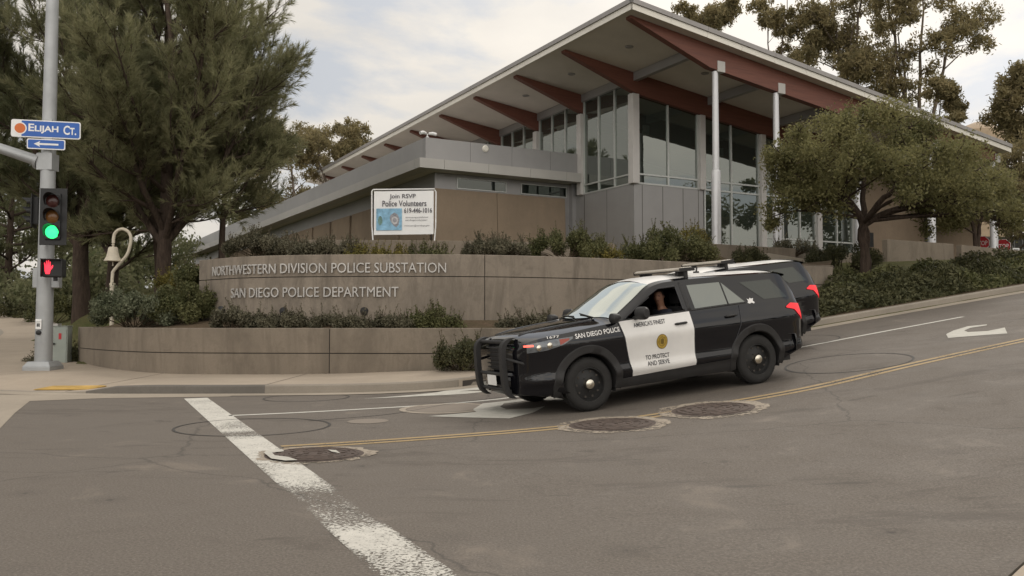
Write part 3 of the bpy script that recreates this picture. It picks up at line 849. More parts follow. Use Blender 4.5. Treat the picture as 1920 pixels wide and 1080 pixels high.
def wall_text(txt, px0, px1, py_base, hgt, curve, parent, out=0.02, depth=0.03):
    t0 = curve.at_px(px0); t1 = curve.at_px(px1)
    v, fs = text_polys(txt, w=(t1 - t0), h=hgt, extrude=0.5, bold=0.0)
    off = Vector(parent.location)
    p = curve.pos((t0 + t1) / 2); z0 = at(0.5 * (px0 + px1), py_base, p.y).z
    mb = MB(); vs = []
    for x, y, z in v:
        q = curve.pos(t0 + x); nn = curve.nrm(t0 + x)
        o = out + (z + 0.5) * depth
        vs.append(Vector((q.x + nn.x * o, q.y + nn.y * o, z0 + y)) - off)
    mb.add(vs, fs); return mb.build('lettering', M['letters'], parent, fix=False)
wall_text('NORTHWESTERN DIVISION POLICE SUBSTATION', 400, 835, 512, 0.245, SIGNW, sign_wall)
wall_text('SAN DIEGO POLICE DEPARTMENT', 435, 748, 557, 0.245, SIGNW, sign_wall)

# right-hand concrete walls
def straight_wall(name, p0, p1, z0, z1, label, thick=0.25, mat=None, cat='low wall'):
    p0 = Vector(p0); p1 = Vector(p1); d = (p1 - p0); L = d.length; rz = atan2(d.y, d.x)
    mb = MB()
    zz0 = z0 if isinstance(z0, tuple) else (z0, z0); zz1 = z1 if isinstance(z1, tuple) else (z1, z1)
    b = 0
    vs = [(0, 0, zz0[0]), (L, 0, zz0[1]), (L, thick, zz0[1]), (0, thick, zz0[0]), (0, 0, zz1[0]), (L, 0, zz1[1]), (L, thick, zz1[1]), (0, thick, zz1[0])]
    mb.add(vs, [(0,3,2,1),(4,5,6,7),(0,1,5,4),(1,2,6,5),(2,3,7,6),(3,0,4,7)])
    o = mb.build(name, mat or M['wall2'], bevel=0.012)
    o.location = (p0.x, p0.y, 0); o.rotation_euler = (0, 0, rz)
    return tag(o, label, cat)

# ================================================================== the police building (local x along the right face, y along the left face)
AX = Vector((0.87, 0.493)).normalized(); BX = Vector((-AX.y, AX.x)); CN = Vector((5.02, 36.0)); RZ = atan2(AX.y, AX.x)
def E2W(e, d): return CN + AX * e + BX * d
bld = empty('police_station', (CN.x, CN.y, 0), RZ)
tag(bld, 'grey metal and glass building with a sweeping shed roof on red timber beams', 'building')
def zs_(e, d): return 12.13 - 0.13 * (e + 3.7) - 0.016 * d
E0, E1, D0, D1 = -3.72, 18.3, -4.78, 34.0
# roof slab
mb = MB()
top = [(E0, D0), (E1, D0), (E1, D1), (E0, D1)]
vs = [(e, d, zs_(e, d)) for e, d in top] + [(e, d, zs_(e, d) + 0.26) for e, d in top]
mb.add(vs, [(4,5,6,7),(0,1,5,4),(1,2,6,5),(2,3,7,6),(3,0,4,7)])
roof = mb.build('roof', M['roofmetal'], bld)
mb = MB(); mb.add([(e, d, zs_(e, d)) for e, d in top], [(0, 1, 2, 3)]); mb.build('soffit', M['soffit'], bld)
def edge_trim(name, mat, off, h0, h1, thick, seg):
    mb = MB()
    for (a, b, n_) in (((E0, D0), (E1, D0), 13), ((E0, D1), (E0, D0), 16)):
        for i in range(n_):
            g = 0.006
            p = Vector(a).lerp(Vector(b), i / n_ ); q = Vector(a).lerp(Vector(b), (i + 1) / n_)
            dd = (q - p).normalized(); nn = Vector((dd.y, -dd.x))
            p = p + dd * (g if i else (-off if a == (E0, D0) else 0)); q = q - dd * (g if i < n_-1 else (-off if b == (E0, D0) else 0))
            o = off
            vs = []
            for base in (p, q):
                z = zs_(base.x, base.y)
                vs += [(base.x + nn.x*o, base.y + nn.y*o, z + h0), (base.x + nn.x*o, base.y + nn.y*o, z + h1), (base.x + nn.x*(o - thick), base.y + nn.y*(o - thick), z + h1), (base.x + nn.x*(o - thick), base.y + nn.y*(o - thick), z + h0)]
            mb.add(vs, [(0,1,2,3),(7,6,5,4),(0,4,5,1),(1,5,6,2),(2,6,7,3),(3,7,4,0)])
    return mb.build(name, mat, bld)
edge_trim('fascia', M['fascia'], 0.05, -0.04, 0.17, 0.045, 1)
edge_trim('roof_edge', M['roofmetal'], 0.11, 0.175, 0.34, 0.10, 1)
# laminated beams
def depth(e): return float(np.interp(e, [-3.45, 0.2, 13, 18], [0.10, 0.86, 0.86, 0.45]))
def make_beam(d):
    mb = MB(); es = [-3.45, -2.5, -1.5, -0.7, 0.2, 3, 7, 11, 13, 16, 18]
    poly = [(e, -depth(e)) for e in es] + [(e, -0.004) for e in reversed(es)]
    mb.prism(poly, -0.14, 0.14, lambda e, z, h: (e, d + h, zs_(e, d) + z))
    return mb.build('beam', M['beam'], bld, bevel=0.01)
BD = [-4.22] + [3.83 * k for k in range(0, 9)]
for d in BD: make_beam(d)
for e, hh in ((0.0, 0.34), (4.0, 0.34), (8.0, 0.34)):
    mb = MB(); vs = []
    for k in range(len(BD) - 1):
        a, b = BD[k] + 0.145, BD[k+1] - 0.145
        if e > 0 and k > 0: continue
        vs = [(e - .11, a, zs_(e, a) - 0.005), (e + .11, a, zs_(e, a) - 0.005), (e + .11, b, zs_(e, b) - 0.005), (e - .11, b, zs_(e, b) - 0.005)]
        vs += [(x, y, z - hh) for x, y, z in vs]
        mb.add(vs, [(0,1,2,3),(7,6,5,4),(0,4,5,1),(1,5,6,2),(2,6,7,3),(3,7,4,0)])
    mb.build('purlin', M['panel'], bld)
# soffit down-lights
for e, d in ((-1.8, -2.1), (-1.8, 1.9), (-1.8, 5.7), (2.0, -2.1), (6.0, -2.1)):
    mb = MB(); z = zs_(e, d); mb.lathe([(0.0, z - 0.012), (0.11, z - 0.012), (0.15, z - 0.03), (0.17, z - 0.002)], Matrix.Translation((e, d, 0)), 20)
    mb.build('soffit_light', M['panel'], bld)
# columns under the outer beam
for e in (0.58, 3.72, 8.43, 13.2, 17.8):
    d = -4.22; zt = zs_(e, d) - depth(e) - 0.01
    mb = MB()
    mb.lathe([(0.0, Z_TER - 0.6), (0.172, Z_TER - 0.6), (0.172, 6.98), (0.165, 7.02), (0.125, 7.06), (0.112, zt - 0.02), (0.0, zt - 0.02)], Matrix.Translation((e, d, 0)), 24)
    c = mb.build('column', M['steel'], bld, smooth=True)
    mb = MB(); mb.box((e - 0.02, d - 0.175, zt - 0.05), (e + 0.35, d + 0.17, zt + 0.36)); mb.build('bracket', M['panel_pale'], c, bevel=0.01)
SILL = 7.08; TRANS = 7.50
# solid corner below the sill
mb = MB()
mb.box((0.0, 0.0, 3.6), (3.72, 0.24, SILL)); mb.box((0.0, 0.245, 3.6), (0.24, 4.9, SILL)); mb.box((-0.195, 4.3, 3.6), (-0.003, 4.9, 7.63))
mb.build('corner_wall', M['panel'], bld)
mb = MB()
for e in (0.42, 1.5, 2.6, 3.45): mb.box((e - 0.012, -0.003, 3.6), (e + 0.012, 0.002, SILL - 0.02))
mb.box((-0.003, 1.9, 3.6), (0.002, 1.92, SILL - 0.02)); mb.box((-0.003, 3.6, 3.6), (0.002, 3.64, SILL - 0.02))
mb.build('panel_seam', M['joint'], bld)
# posts
def post(e, d, z0, z1, w=0.17):
    mb = MB(); mb.box((e - w, d - w, z0), (e + w, d + w, z1)); return mb.build('post', M['post'], bld, bevel=0.012)
for k, d in enumerate(BD[1:]):
    post(0.0, d, SILL if k < 2 else 8.3, zs_(0, d) - 0.86, 0.17)
for e in (3.62, 7.2, 10.8, 13.4):
    post(e, 0.0, 4.1 if e > 4 else SILL, zs_(e, 0) - 0.86, 0.15)
# glazing on the right face, bay by bay, each a window with its panes and frame
def window_r(e0, e1, z0, zt, muls, hz, glass='glass'):
    d = 0.03
    w = MB()
    t = 0.035
    for e in [e0 + t] + list(muls) + [e1 - t]:
        w.box((e - t, d - 0.06, z0), (e + t, d + 0.06, zt(e)))
    es = [e0] + list(muls) + [e1]
    for z in hz:
        for a, b in zip(es, es[1:]): w.box((a + t + (t if a == e0 else 0), d - 0.055, z - 0.035), (b - t - (t if b == e1 else 0), d + 0.055, z + 0.035))
    f = w.build('window', M['mullion'], bld)
    g = MB(); g.add([(e0, d, z0), (e1, d, z0), (e1, d, zt(e1)), (e0, d, zt(e0))], [(0, 1, 2, 3)])
    g.build('pane', M[glass], f, fix=False)
    return f
btm = lambda e: zs_(e, 0) - 0.87
window_r(0.17, 3.47, SILL, btm, (1.80,), (SILL + 0.036, TRANS))
window_r(3.77, 7.05, 4.2, btm, (5.36,), (SILL + 0.036, TRANS))
window_r(7.35, 10.65, 4.2, btm, (8.5, 9.6), (SILL + 0.036, TRANS, 5.2))
window_r(10.95, 13.25, 4.2, btm, (12.1,), (SILL + 0.036, TRANS, 5.2))
# glazing on the left face
def window_l(d0, d1, z0, muls, hz):
    e = 0.03; t = 0.03; zt = lambda d: zs_(0, d) - 0.34
    w = MB(); ds = [d0] + list(muls) + [d1]
    for d in [d0 + t] + list(muls) + [d1 - t]: w.box((e - 0.06, d - t, z0), (e + 0.06, d + t, zt(d)))
    for z in hz:
        for a, b in zip(ds, ds[1:]): w.box((e - 0.055, a + t + (t if a == d0 else 0), z - 0.03), (e + 0.055, b - t - (t if b == d1 else 0), z + 0.03))
    f = w.build('window', M['mullion'], bld)
    g = MB(); g.add([(e, d0, z0), (e, d1, z0), (e, d1, zt(d1)), (e, d0, zt(d0))], [(3, 2, 1, 0)]); g.build('pane', M['glass'], f, fix=False)
window_l(0.17, 3.66, SILL, (1.33, 2.5), (SILL + 0.031, TRANS))
for k in range(1, 8):
    a, b = BD[k + 1] + 0.17, BD[k + 2] - 0.17 if k + 2 < len(BD) else BD[k + 1] + 3.66
    window_l(a, b, 8.35, (a + (b - a) / 3, a + 2 * (b - a) / 3), (8.39,))
# inside
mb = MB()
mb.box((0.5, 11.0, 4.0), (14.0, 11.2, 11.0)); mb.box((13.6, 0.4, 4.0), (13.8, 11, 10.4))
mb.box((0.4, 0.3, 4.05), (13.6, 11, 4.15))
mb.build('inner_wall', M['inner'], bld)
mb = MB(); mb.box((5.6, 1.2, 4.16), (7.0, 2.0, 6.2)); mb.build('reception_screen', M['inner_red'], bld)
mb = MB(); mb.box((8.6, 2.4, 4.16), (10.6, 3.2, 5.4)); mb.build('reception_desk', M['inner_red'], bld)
# tan wall to the right, under the roof
mb = MB(); mb.prism([(13.6, 3.6), (23.0, 3.6), (23.0, 6.9), (18.2, 7.2), (18.2, 8.3), (13.6, 9.0)], -0.25, 0.2, lambda e, z, h: (e, h, z)); mb.build('tan_wall', M['tanwall'], bld)
mb = MB(); mb.box((13.9, -0.29, 5.05), (14.35, -0.252, 5.75)); mb.build('notice_panel', M['sig_black'], bld)
mb = MB(); mb.box((18.3, -0.253, 3.6), (18.8, -0.251, 7.4)); mb.build('panel_seam', M['joint'], bld)
# terrace slab and the step below the columns
mb = MB(); mb.box((-0.4, -4.75, 3.2), (22.5, -0.26, Z_TER)); mb.build('terrace', M['wall2'], bld, bevel=0.01)

# -- the low block on the left with its metal parapet
PD = 3.92
mb = MB()
pe = [(-7.6, -5.55), (-5.55, -3.55), (-3.55, -1.6), (-1.6, 0.0)]
for a, b in pe: mb.box((a + (0.006 if a > -7.5 else 0), PD, 8.02), (b - 0.006, PD + 0.22, 8.93))
dd = np.linspace(PD + 0.23, 62, 24)
for a, b in zip(dd, dd[1:]): mb.box((-7.6 - 0.0, a + 0.006, 8.02), (-7.38, b - 0.006, 8.93 - 0.0))
mb.build('parapet', M['panel'], bld)
mb = MB()
for a, b in ((-8.0, -6.9), (-6.9, -4.85), (-4.85, -2.8), (-2.8, -0.95), (-0.95, -0.18)): mb.box((a + (0.006 if a > -7.5 else 0), PD - 0.32, 7.62), (b - 0.006, PD + 0.2, 8.015))
dd = np.linspace(PD + 0.21, 62, 20)
for a, b in zip(dd, dd[1:]): mb.box((-8.0, a + 0.006, 7.62), (-7.4, b - 0.006, 8.015))
mb.build('canopy_trim', M['panel_pale'], bld)
mb = MB(); mb.add([(-7.4, PD + .2, 8.5), (0, PD + .2, 8.5), (0, 62, 8.5), (-7.4, 62, 8.5)], [(0,1,2,3)]); mb.add([(-7.95, PD - .25, 7.65), (-0.2, PD - .25, 7.65), (-0.2, 5, 7.65), (-7.95, 5, 7.65)], [(0,1,2,3)])
mb.add([(-7.95, 5, 7.65), (-6.0, 5, 7.65), (-6.0, 62, 7.65), (-7.95, 62, 7.65)], [(0,1,2,3)])
mb.build('flat_roof', M['soffit'], bld)
WD = 4.55
mb = MB(); mb.box((-6.9, WD, 3.4), (-0.2, WD + 0.2, 7.64)); mb.box((-6.9, WD + 0.21, 3.0), (-6.7, 62, 7.64)); mb.build('side_wall', M['panel'], bld)
for a, b in ((-5.9, -3.5), (-2.75, -0.35)):
    w = MB(); t = 0.04; z0, z1 = 7.02, 7.50
    w.box((a, WD - 0.05, z0), (b, WD - 0.001, z0 + t)); w.box((a, WD - 0.05, z1 - t), (b, WD - 0.001, z1)); w.box((a, WD - 0.05, z0 + t), (a + t, WD - 0.001, z1 - t)); w.box((b - t, WD - 0.05, z0 + t), (b, WD - 0.001, z1 - t))
    f = w.build('window', M['mullion'], bld)
    g = MB(); g.add([(a, WD - 0.02, z0), (b, WD - 0.02, z0), (b, WD - 0.02, z1), (a, WD - 0.02, z1)], [(0,1,2,3)]); g.build('pane', M['darkglass'], f)
# tan cladding panels, set proud and slightly battered
def tanpanel(p, q, z0, z1, nrm, lean=0.16):
    p = Vector(p); q = Vector(q); n_ = Vector(nrm); mb = MB(); vs = []
    for b_ in (p, q):
        vs += [(*(b_ + n_ * (0.12 + lean)), z0), (*(b_ + n_ * 0.12), z1), (*(b_), z1), (*(b_), z0)]
    mb.add(vs, [(0,1,2,3),(7,6,5,4),(0,4,5,1),(1,5,6,2),(2,6,7,3),(3,7,4,0)])
    mb.build('cladding_panel', M['tanwall'], bld, bevel=0.01)
for a, b in ((-7.05, -4.05), (-4.03, -0.55)): tanpanel((a, WD - 0.06), (b, WD - 0.06), 3.3, 6.95, (0, -1))
dl = np.arange(WD + 0.1, 60, 3.3)
for i, a in enumerate(dl): tanpanel((-6.96, a + 0.16), (-6.96, a + 3.14), 2.9, 6.9, (-1, 0), 0.10)
mb = MB(); mb.lathe([(0, -0.07), (0.10, -0.07), (0.125, -0.05), (0.15, -0.03), (0.15, 0.0)], Matrix.Translation((-4.85, PD - 0.005, 8.72)) @ Matrix.Rotation(-pi/2, 4, 'X') , 24)
wl_ = mb.build('wall_light', M['fascia'], bld, smooth=True)

# security camera on the parapet corner
p = E2W(-7.5, PD + 0.06); cam_root = empty('security_camera', (p.x, p.y, 8.93), RZ)
tag(cam_root, 'small white twin security camera on the metal parapet corner', 'security camera')
mb = MB(); mb.lathe([(0.07, 0), (0.07, 0.03), (0.03, 0.05), (0.03, 0.16), (0, 0.16)], None, 14); mb.build('mount', M['white_plastic'], cam_root)
for sx in (-1, 1):
    mb = MB(); mb.tube([(0.06*sx, 0, 0.17), (0.22*sx, -0.06, 0.18), (0.36*sx, -0.10, 0.14)], [0.05, 0.075, 0.07], 10); mb.build('camera_head', M['white_plastic'], cam_root, smooth=True)

# low walls on the right of the picture
w0 = E2W(8.9, -5.2); 
straight_wall('low_wall', E2W(8.85, -5.25), E2W(13.2, -5.25), (2.9, 3.2), (4.76, 4.76), 'low concrete wall behind the street tree, left of the dark gap')
straight_wall('low_wall', E2W(13.75, -5.25), E2W(19.2, -5.25), (3.2, 3.5), (4.74, 4.66), 'long low concrete wall right of the dark gap, ending near the red signs')
straight_wall('step_wall', E2W(-1.6, -5.6), E2W(3.2, -5.6), (3.0, 3.0), (4.12, 4.12), 'concrete step edge along the terrace below the steel columns', 0.9)
straight_wall('sloped_wall', at(1438, 474, 31.0).xy, at(1535, 492, 31.2).xy, (2.6, 2.6), (at(1438, 474, 31).z, at(1535, 490, 31.2).z), 'short concrete wall sloping down behind the sign wall end', 1.2, M['collar'])
straight_wall('bench_wall', at(1380, 486, 28.2).xy, at(1562, 503, 27.0).xy, (2.4, 2.4), (3.30, 3.12), 'low concrete kerb wall behind the right end of the sign wall', 0.5)

# ================================================================== signal pole and street furniture
PB = at(81, 691, 21.2); PB.z = zpave(PB.x, PB.y) - 0.01
PT_ = at(98.5, 0, 21.2); pd_ = (PT_ - PB); PTOP = PB + pd_ * 1.25
def pole_at(py, dy=0.0):
    """centre of the pole at the height seen at picture row py"""
    k = (691 - py) / 691; return PB + pd_ * k
pole = empty('signal_pole', PB)
tag(pole, 'tall tapering galvanised pole with a mast arm at the pavement corner', 'signal pole')
L_ = lambda p: Vector(p) - PB
mb = MB(); mb.tube([L_(PB + Vector((0, 0, 0.1))), L_(PTOP)], [0.20, 0.125], 20); mb.build('shaft', M['galv'], pole, smooth=True)
mb = MB(); mb.prism([(-.33, -.33), (.33, -.33), (.33, .33), (-.33, .33)], -0.05, 0.10, lambda x, y, h: (x, y, h))
mb.add([(-.33, -.33, .1), (.33, -.33, .1), (.33, .33, .1), (-.33, .33, .1), (-.25, -.25, .22), (.25, -.25, .22), (.25, .25, .22), (-.25, .25, .22)], [(0,1,5,4),(1,2,6,5),(2,3,7,6),(3,0,4,7),(4,5,6,7)])
mb.build('base', M['galv'], pole, bevel=0.015)
a = L_(pole_at(306)); mb = MB()
mb.tube([a + Vector((-.14, 0, 0)), a + Vector((-1.4, -.05, 0.42)), a + Vector((-6, -.2, 1.0))], [0.135, 0.12, 0.09], 16)
mb.tube([a + Vector((-.20, 0, 0.02)), a + Vector((-.27, 0, 0.045))], [0.21, 0.21], 16)
mb.box((a.x - .2, a.y - .17, a.z - .2), (a.x + .17, a.y + .17, a.z + .2))
mb.build('mast_arm', M['galv'], pole, smooth=True)
b = L_(pole_at(521)); mb = MB(); mb.box((b.x - .29, b.y - .06, b.z - .24), (b.x + .36, b.y + .10, b.z + .24)); mb.build('terminal_box', M['galv'], pole, bevel=0.02)
b = L_(pole_at(607)) + Vector((-.02, -.205, 0)); mb = MB()
mb.box((b.x - .07, b.y - .03, b.z - .11), (b.x + .07, b.y, b.z + .13)); pb_ = mb.build('button_sign', M['sign_white'], pole, bevel=0.012)
mb = MB(); mb.box((b.x - .035, b.y - .034, b.z - .05), (b.x - .005, b.y - .031, b.z + .03)); mb.box((b.x + .005, b.y - .034, b.z - .05), (b.x + .035, b.y - .031, b.z + .03)); mb.box((b.x - .05, b.y - .034, b.z + .06), (b.x + .05, b.y - .031, b.z + .07)); mb.build('pictogram', M['sig_black'], pb_)
mb = MB(); mb.lathe([(0.055, 0), (0.06, 0.05), (0.03, 0.07), (0, 0.075)], Matrix.Translation((b.x, b.y + .02, b.z - .19)) @ Matrix.Rotation(pi/2, 4, 'X'), 16); mb.build('push_button', M['sig_black'], pole, smooth=True)

# -- street name sign and arrow sign
SY = radians(14)
def plate(name, px, py, w, h, label, cat, yaw=SY, dist=20.93):
    c = at(px, py, dist); root = empty(name, c, yaw); tag(root, label, cat)
    def rr(w, h, r, n=5):
        o = []
        for cx, cy, a0 in ((w/2-r, h/2-r, 0), (-w/2+r, h/2-r, pi/2), (-w/2+r, -h/2+r, pi), (w/2-r, -h/2+r, 3*pi/2)):
            for i in range(n + 1): o.append((cx + r*cos(a0 + i*pi/2/n), cy + r*sin(a0 + i*pi/2/n)))
        return o
    return root, rr
def flat(poly, z0, z1, mat, name, parent):
    mb = MB(); mb.prism(poly, z0, z1, lambda x, y, h: (x, -h, y)); return mb.build(name, mat, parent, fix=True)
sg, rr = plate('street_sign', 86.5, 242.5, 1.52, 0.42, 'blue street name sign reading Elijah Ct on the signal pole', 'street sign')
flat(rr(1.52, 0.42, 0.05), -0.01, 0.0, M['sign_white'], 'board', sg)
panel = [(p[0], p[1]) for p in rr(1.47, 0.37, 0.04)]
flat([(max(p[0], -0.53), p[1]) for p in panel], 0.0015, 0.004, M['sign_blue'], 'blue_panel', sg)
disc = [(-0.565 + 0.145*cos(t), 0.0 + 0.145*sin(t)) for t in np.linspace(0, 2*pi, 32)[:-1]]
flat(disc, 0.0045, 0.006, M['sign_white'], 'white_ring', sg)
flat([(-0.565 + 0.118*cos(t), 0.118*sin(t)) for t in np.linspace(0, 2*pi, 32)[:-1]], 0.0065, 0.008, M['sign_orange'], 'orange_disc', sg)
def put_text(txt, x, y, mat, parent, w=None, h=None, off=0.0055, bold=0.0, name='lettering', smallcaps=False):
    v, fs = text_polys(txt, w=w, h=h, bold=bold, smallcaps=smallcaps)
    mb = MB(); mb.add([(x + a, -off, y + b) for a, b, c in v], fs); return mb.build(name, mat, parent, fix=False)
put_text('Elijah', -0.385, -0.105, M['sign_white'], sg, w=0.655, h=0.225, bold=0.022, smallcaps=True)
put_text('Ct.', 0.38, -0.112, M['sign_white'], sg, w=0.285, h=0.225, bold=0.022, smallcaps=True)
mb = MB(); mb.box((-.05, 0.011, -.25), (.12, 0.18, .25)); mb.build('clamp', M['galv'], sg)
ag, rr = plate('arrow_sign', 86.5, 270.5, 0.84, 0.25, 'small blue sign with a white arrow pointing left, under the street name sign', 'arrow sign')
flat(rr(0.84, 0.25, 0.04), -0.01, 0.0, M['sign_white'], 'board', ag)
flat(rr(0.79, 0.20, 0.03), 0.0015, 0.004, M['sign_blue'], 'blue_panel', ag)
flat([(-.27, 0), (-.13, .068), (-.15, .022), (.27, .022), (.27, -.022), (-.15, -.022), (-.13, -.068)], 0.0045, 0.007, M['sign_white'], 'arrow', ag)

# -- traffic lights
M['lens_green'] = emit('lit green lens', (0.03, 1.0, 0.22), 2.2, (0.02, 0.2, 0.06))
M['lens_amber'] = plain('unlit amber lens', (0.16, 0.07, 0.02), 0.25)
M['lens_red'] = plain('unlit red lens', (0.055, 0.016, 0.014), 0.25)
M['hand_red'] = emit('lit red hand', (1.0, 0.03, 0.06), 1.8, (0.2, 0.01, 0.01))
def signal(c, yaw, label, lit=True):
    root = empty('traffic_light', c, yaw); tag(root, label, 'traffic light')
    mb = MB(); mb.box((-.30, .03, -.67), (.30, .05, .67)); mb.build('backplate', M['sig_black'], root, bevel=0.01)
    mb = MB(); mb.box((-.175, -.02, -.55), (.175, .20, .55)); mb.build('housing', M['sig_black'], root, bevel=0.03)
    for i, z in enumerate((.365, 0.0, -.365)):
        T = Matrix.Translation((0, -.021, z)) @ Matrix.Rotation(pi/2, 4, 'X')
        mb = MB(); mb.lathe([(0.155, 0), (0.12, 0.025), (0.06, 0.042), (0, 0.048)], T, 24)
        ln = mb.build('lens', [M['lens_red'], M['lens_amber'], M['lens_green' if lit else 'lens_amber']][i], root, smooth=True)
        mb = MB(); rows = []
        for k in range(25):
            t = radians(-35 + 250 * k / 24); d = 0.26 if True else 0
            rows.append([Vector((0.168*cos(t), -.02, z + 0.168*sin(t))), Vector((0.172*cos(t), -.02 - (0.10 + 0.17*max(0, sin(t))), z + 0.172*sin(t)))])
        mb.grid(rows); mb.build('visor', M['sig_black'], root, smooth='all')
    mb = MB(); mb.tube([(0, .2, .45), (-.02, .42, .45)], .03, 8); mb.tube([(0, .2, -.45), (-.02, .42, -.45)], .03, 8); mb.build('mounting_arm', M['galv'], root)
    return root
signal(at(99, 406, 20.55), radians(9), 'black three-lamp traffic light showing green on the pole')
s2 = signal(at(61, 396, 21.6), radians(-75), 'black traffic light seen side-on behind the pole', False)
s2.scale = (0.86, 0.86, 0.62)

# -- pedestrian signal with the raised hand
c = at(99, 502.5, 20.6); ps = empty('pedestrian_signal', c, radians(9)); tag(ps, 'black pedestrian signal showing a red raised hand', 'pedestrian signal')
mb = MB(); mb.box((-.235, 0, -.215), (.235, .22, .215)); mb.build('housing', M['sig_black'], ps, bevel=0.03)
mb = MB(); mb.box((-.235, -.14, .195), (.235, 0, .212)); mb.box((-.235, -.12, -.212), (-.222, 0, .195)); mb.box((.222, -.12, -.212), (.235, 0, .195)); mb.build('visor', M['sig_black'], ps)
hand = [(-.045,-.15),(.04,-.15),(.055,-.06),(.10,.0),(.115,.055),(.10,.075),(.08,.05),(.055,.02),(.058,.10),(.055,.155),(.038,.16),(.032,.10),(.028,.055),(.022,.12),(.018,.185),(-.002,.188),(-.004,.12),(-.006,.06),(-.016,.12),(-.024,.178),(-.044,.175),(-.040,.10),(-.036,.04),(-.055,.09),(-.07,.135),(-.088,.125),(-.08,.06),(-.072,-.02),(-.07,-.08)]
mb = MB(); mb.prism([(x - 0.105, y * 0.95) for x, y in hand], 0, 0.004, lambda x, y, h: (x, -0.003 - h, y)); mb.build('hand_symbol', M['hand_red'], ps)
mb = MB(); mb.tube([(.03, .10, -.21), (.03, .10, -.30)], .05, 8); mb.build('mounting_arm', M['sig_black'], ps)

# -- control cabinet
c = at(108, 668, 23.6); c.z = zg(c.x, c.y) - 0.02
cb = empty('control_cabinet', c, radians(10)); tag(cb, 'grey green electrical cabinet half hidden behind the signal pole', 'cabinet')
mb = MB(); mb.box((-.28, 0, 0), (.24, .4, 1.08)); mb.box((-.30, -.02, 1.08), (.26, .42, 1.10)); mb.build('body', M['cabinet'], cb, bevel=0.012)
mb = MB(); mb.box((-.24, -.015, .06), (.21, -.001, 1.02)); dr = mb.build('door', M['cabinet'], cb, bevel=0.006)
mb = MB(); mb.box((-.17, -.05, .62), (-.14, -.016, .86)); mb.box((-.17, -.06, .60), (-.06, -.02, .64)); mb.build('handle', M['sig_black'], dr)
mb = MB(); mb.box((.02, -.019, .74), (.09, -.016, .90)); mb.build('warning_label', M['sign_red'], dr)
mb = MB(); mb.box((-.26, .02, 1.10), (-.02, .35, 1.16)); mb.build('meter_cap', M['panel_pale'], cb)

# -- mission bell on its bent post
g = at(211, 560, 25.0); bz = zg(g.x, g.y) - 0.05
be = empty('mission_bell', (g.x, g.y, bz)); tag(be, 'cream bell hanging from a post bent like a shepherd crook', 'bell')
def bp(px, py): p = at(px, py, 25.0); return Vector((p.x - g.x, 0, p.z - bz))
path = [Vector((0, 0, 0)), bp(210, 545), bp(211, 515), bp(213, 508), bp(225, 493), bp(238, 478), bp(244, 460), bp(245.5, 446), bp(241, 435), bp(231, 429.5), bp(221, 432), bp(214, 441), bp(212.5, 456)]
sp = spline(path, 6)
mb = MB(); mb.tube(sp, [0.062 if p.z < bp(211, 532).z else 0.045 for p in sp], 12); mb.tube([bp(211, 537), bp(211, 531)], 0.082, 12); mb.build('post', M['bell'], be, smooth=True)
cx = bp(212, 470)
mb = MB(); H0 = bp(212, 463).z; H1 = bp(212, 489.5).z; hh = H0 - H1
mb.lathe([(0.0, 0.0), (0.10, -0.0), (0.128, -0.03*1), (0.145, -.35*hh), (0.175, -.68*hh), (0.235, -.95*hh), (0.245, -hh), (0.225, -hh), (0.16, -.7*hh), (0, -.5*hh)], Matrix.Translation((cx.x, 0, H0)), 28)
mb.build('bell', M['bell'], be, smooth=True)
mb = MB(); mb.tube([(cx.x, 0, H0 - .3), (cx.x, 0, H1 - 0.12)], [0.015, 0.015], 8); mb.lathe([(0, -.03), (.03, 0), (0, .03)], Matrix.Translation((cx.x, 0, H1 - .12)), 10); mb.build('clapper', M['bell'], be)
mb = MB(); mb.tube([(cx.x, 0, H0 - .01), (cx.x, 0, H0 + .10)], 0.028, 8); mb.lathe([(0.03, 0), (0.05, .02), (0.03, .04)], Matrix.Translation((cx.x, 0, H0 + .04)), 12); mb.build('hanger', M['bell'], be)

# -- ground spotlights in the planter
for px, py, lab in ((683, 590, 'small black floodlight in the planter under the lettering'), (413, 588, 'small dark floodlight at the left end of the sign wall'), (531, 590, 'small dark floodlight among shrubs below the word Diego')):
    c = at(px, py, 20.9); r = empty('floodlight', (c.x, c.y, 1.25), radians(10)); tag(r, lab, 'floodlight')
    mb = MB(); mb.tube([(0, 0, -.05), (0, 0, c.z - 1.25)], .018, 8); mb.build('stake', M['sig_black'], r)
    z = c.z - 1.25; mb = MB(); mb.tube([(0, -.09, z + .02), (0, .02, z + .05), (0, .12, z + .09)], [.06, .085, .10], 14); mb.build('lamp_head', M['sig_black'], r, smooth=True)

# -- banner on a white tube frame
YB = 26.75
fr0 = at(697, 440, YB); fr1 = at(817, 440, YB)
bn = empty('banner_sign', ((fr0.x + fr1.x)/2, YB, Z_UP), radians(2)); tag(bn, 'white recruiting banner with a blue badge picture on a tube frame', 'banner')
W_ = (fr1.x - fr0.x); ztop = at(700, 356, YB).z - Z_UP
mb = MB()
for s in (-1, 1):
    mb.tube([(s * (W_/2 - .04), 0, -0.5), (s * (W_/2 - .04), 0, .02), (s * (W_/2 - .005), 0.0, .45), (s * (W_/2), 0, ztop - .05), (s*(W_/2 - .04), 0, ztop)], .022, 8)
mb.tube([(-W_/2 + .04, 0, ztop), (W_/2 - .04, 0, ztop + .03)], .022, 8); mb.build('frame', M['white_plastic'], bn, smooth=True)
bw, z0b, z1b = W_ - 0.14, 0.17, ztop - 0.05
rows = []
for i in range(13):
    x = -bw/2 + bw * i / 12; sag = 0.012 * sin(i * 0.9) ; lift = 0.03 * i / 12
    rows.append([Vector((x, -0.01 + sag * k / 6.0, z0b + lift + (z1b - z0b) * k / 6)) for k in range(7)])
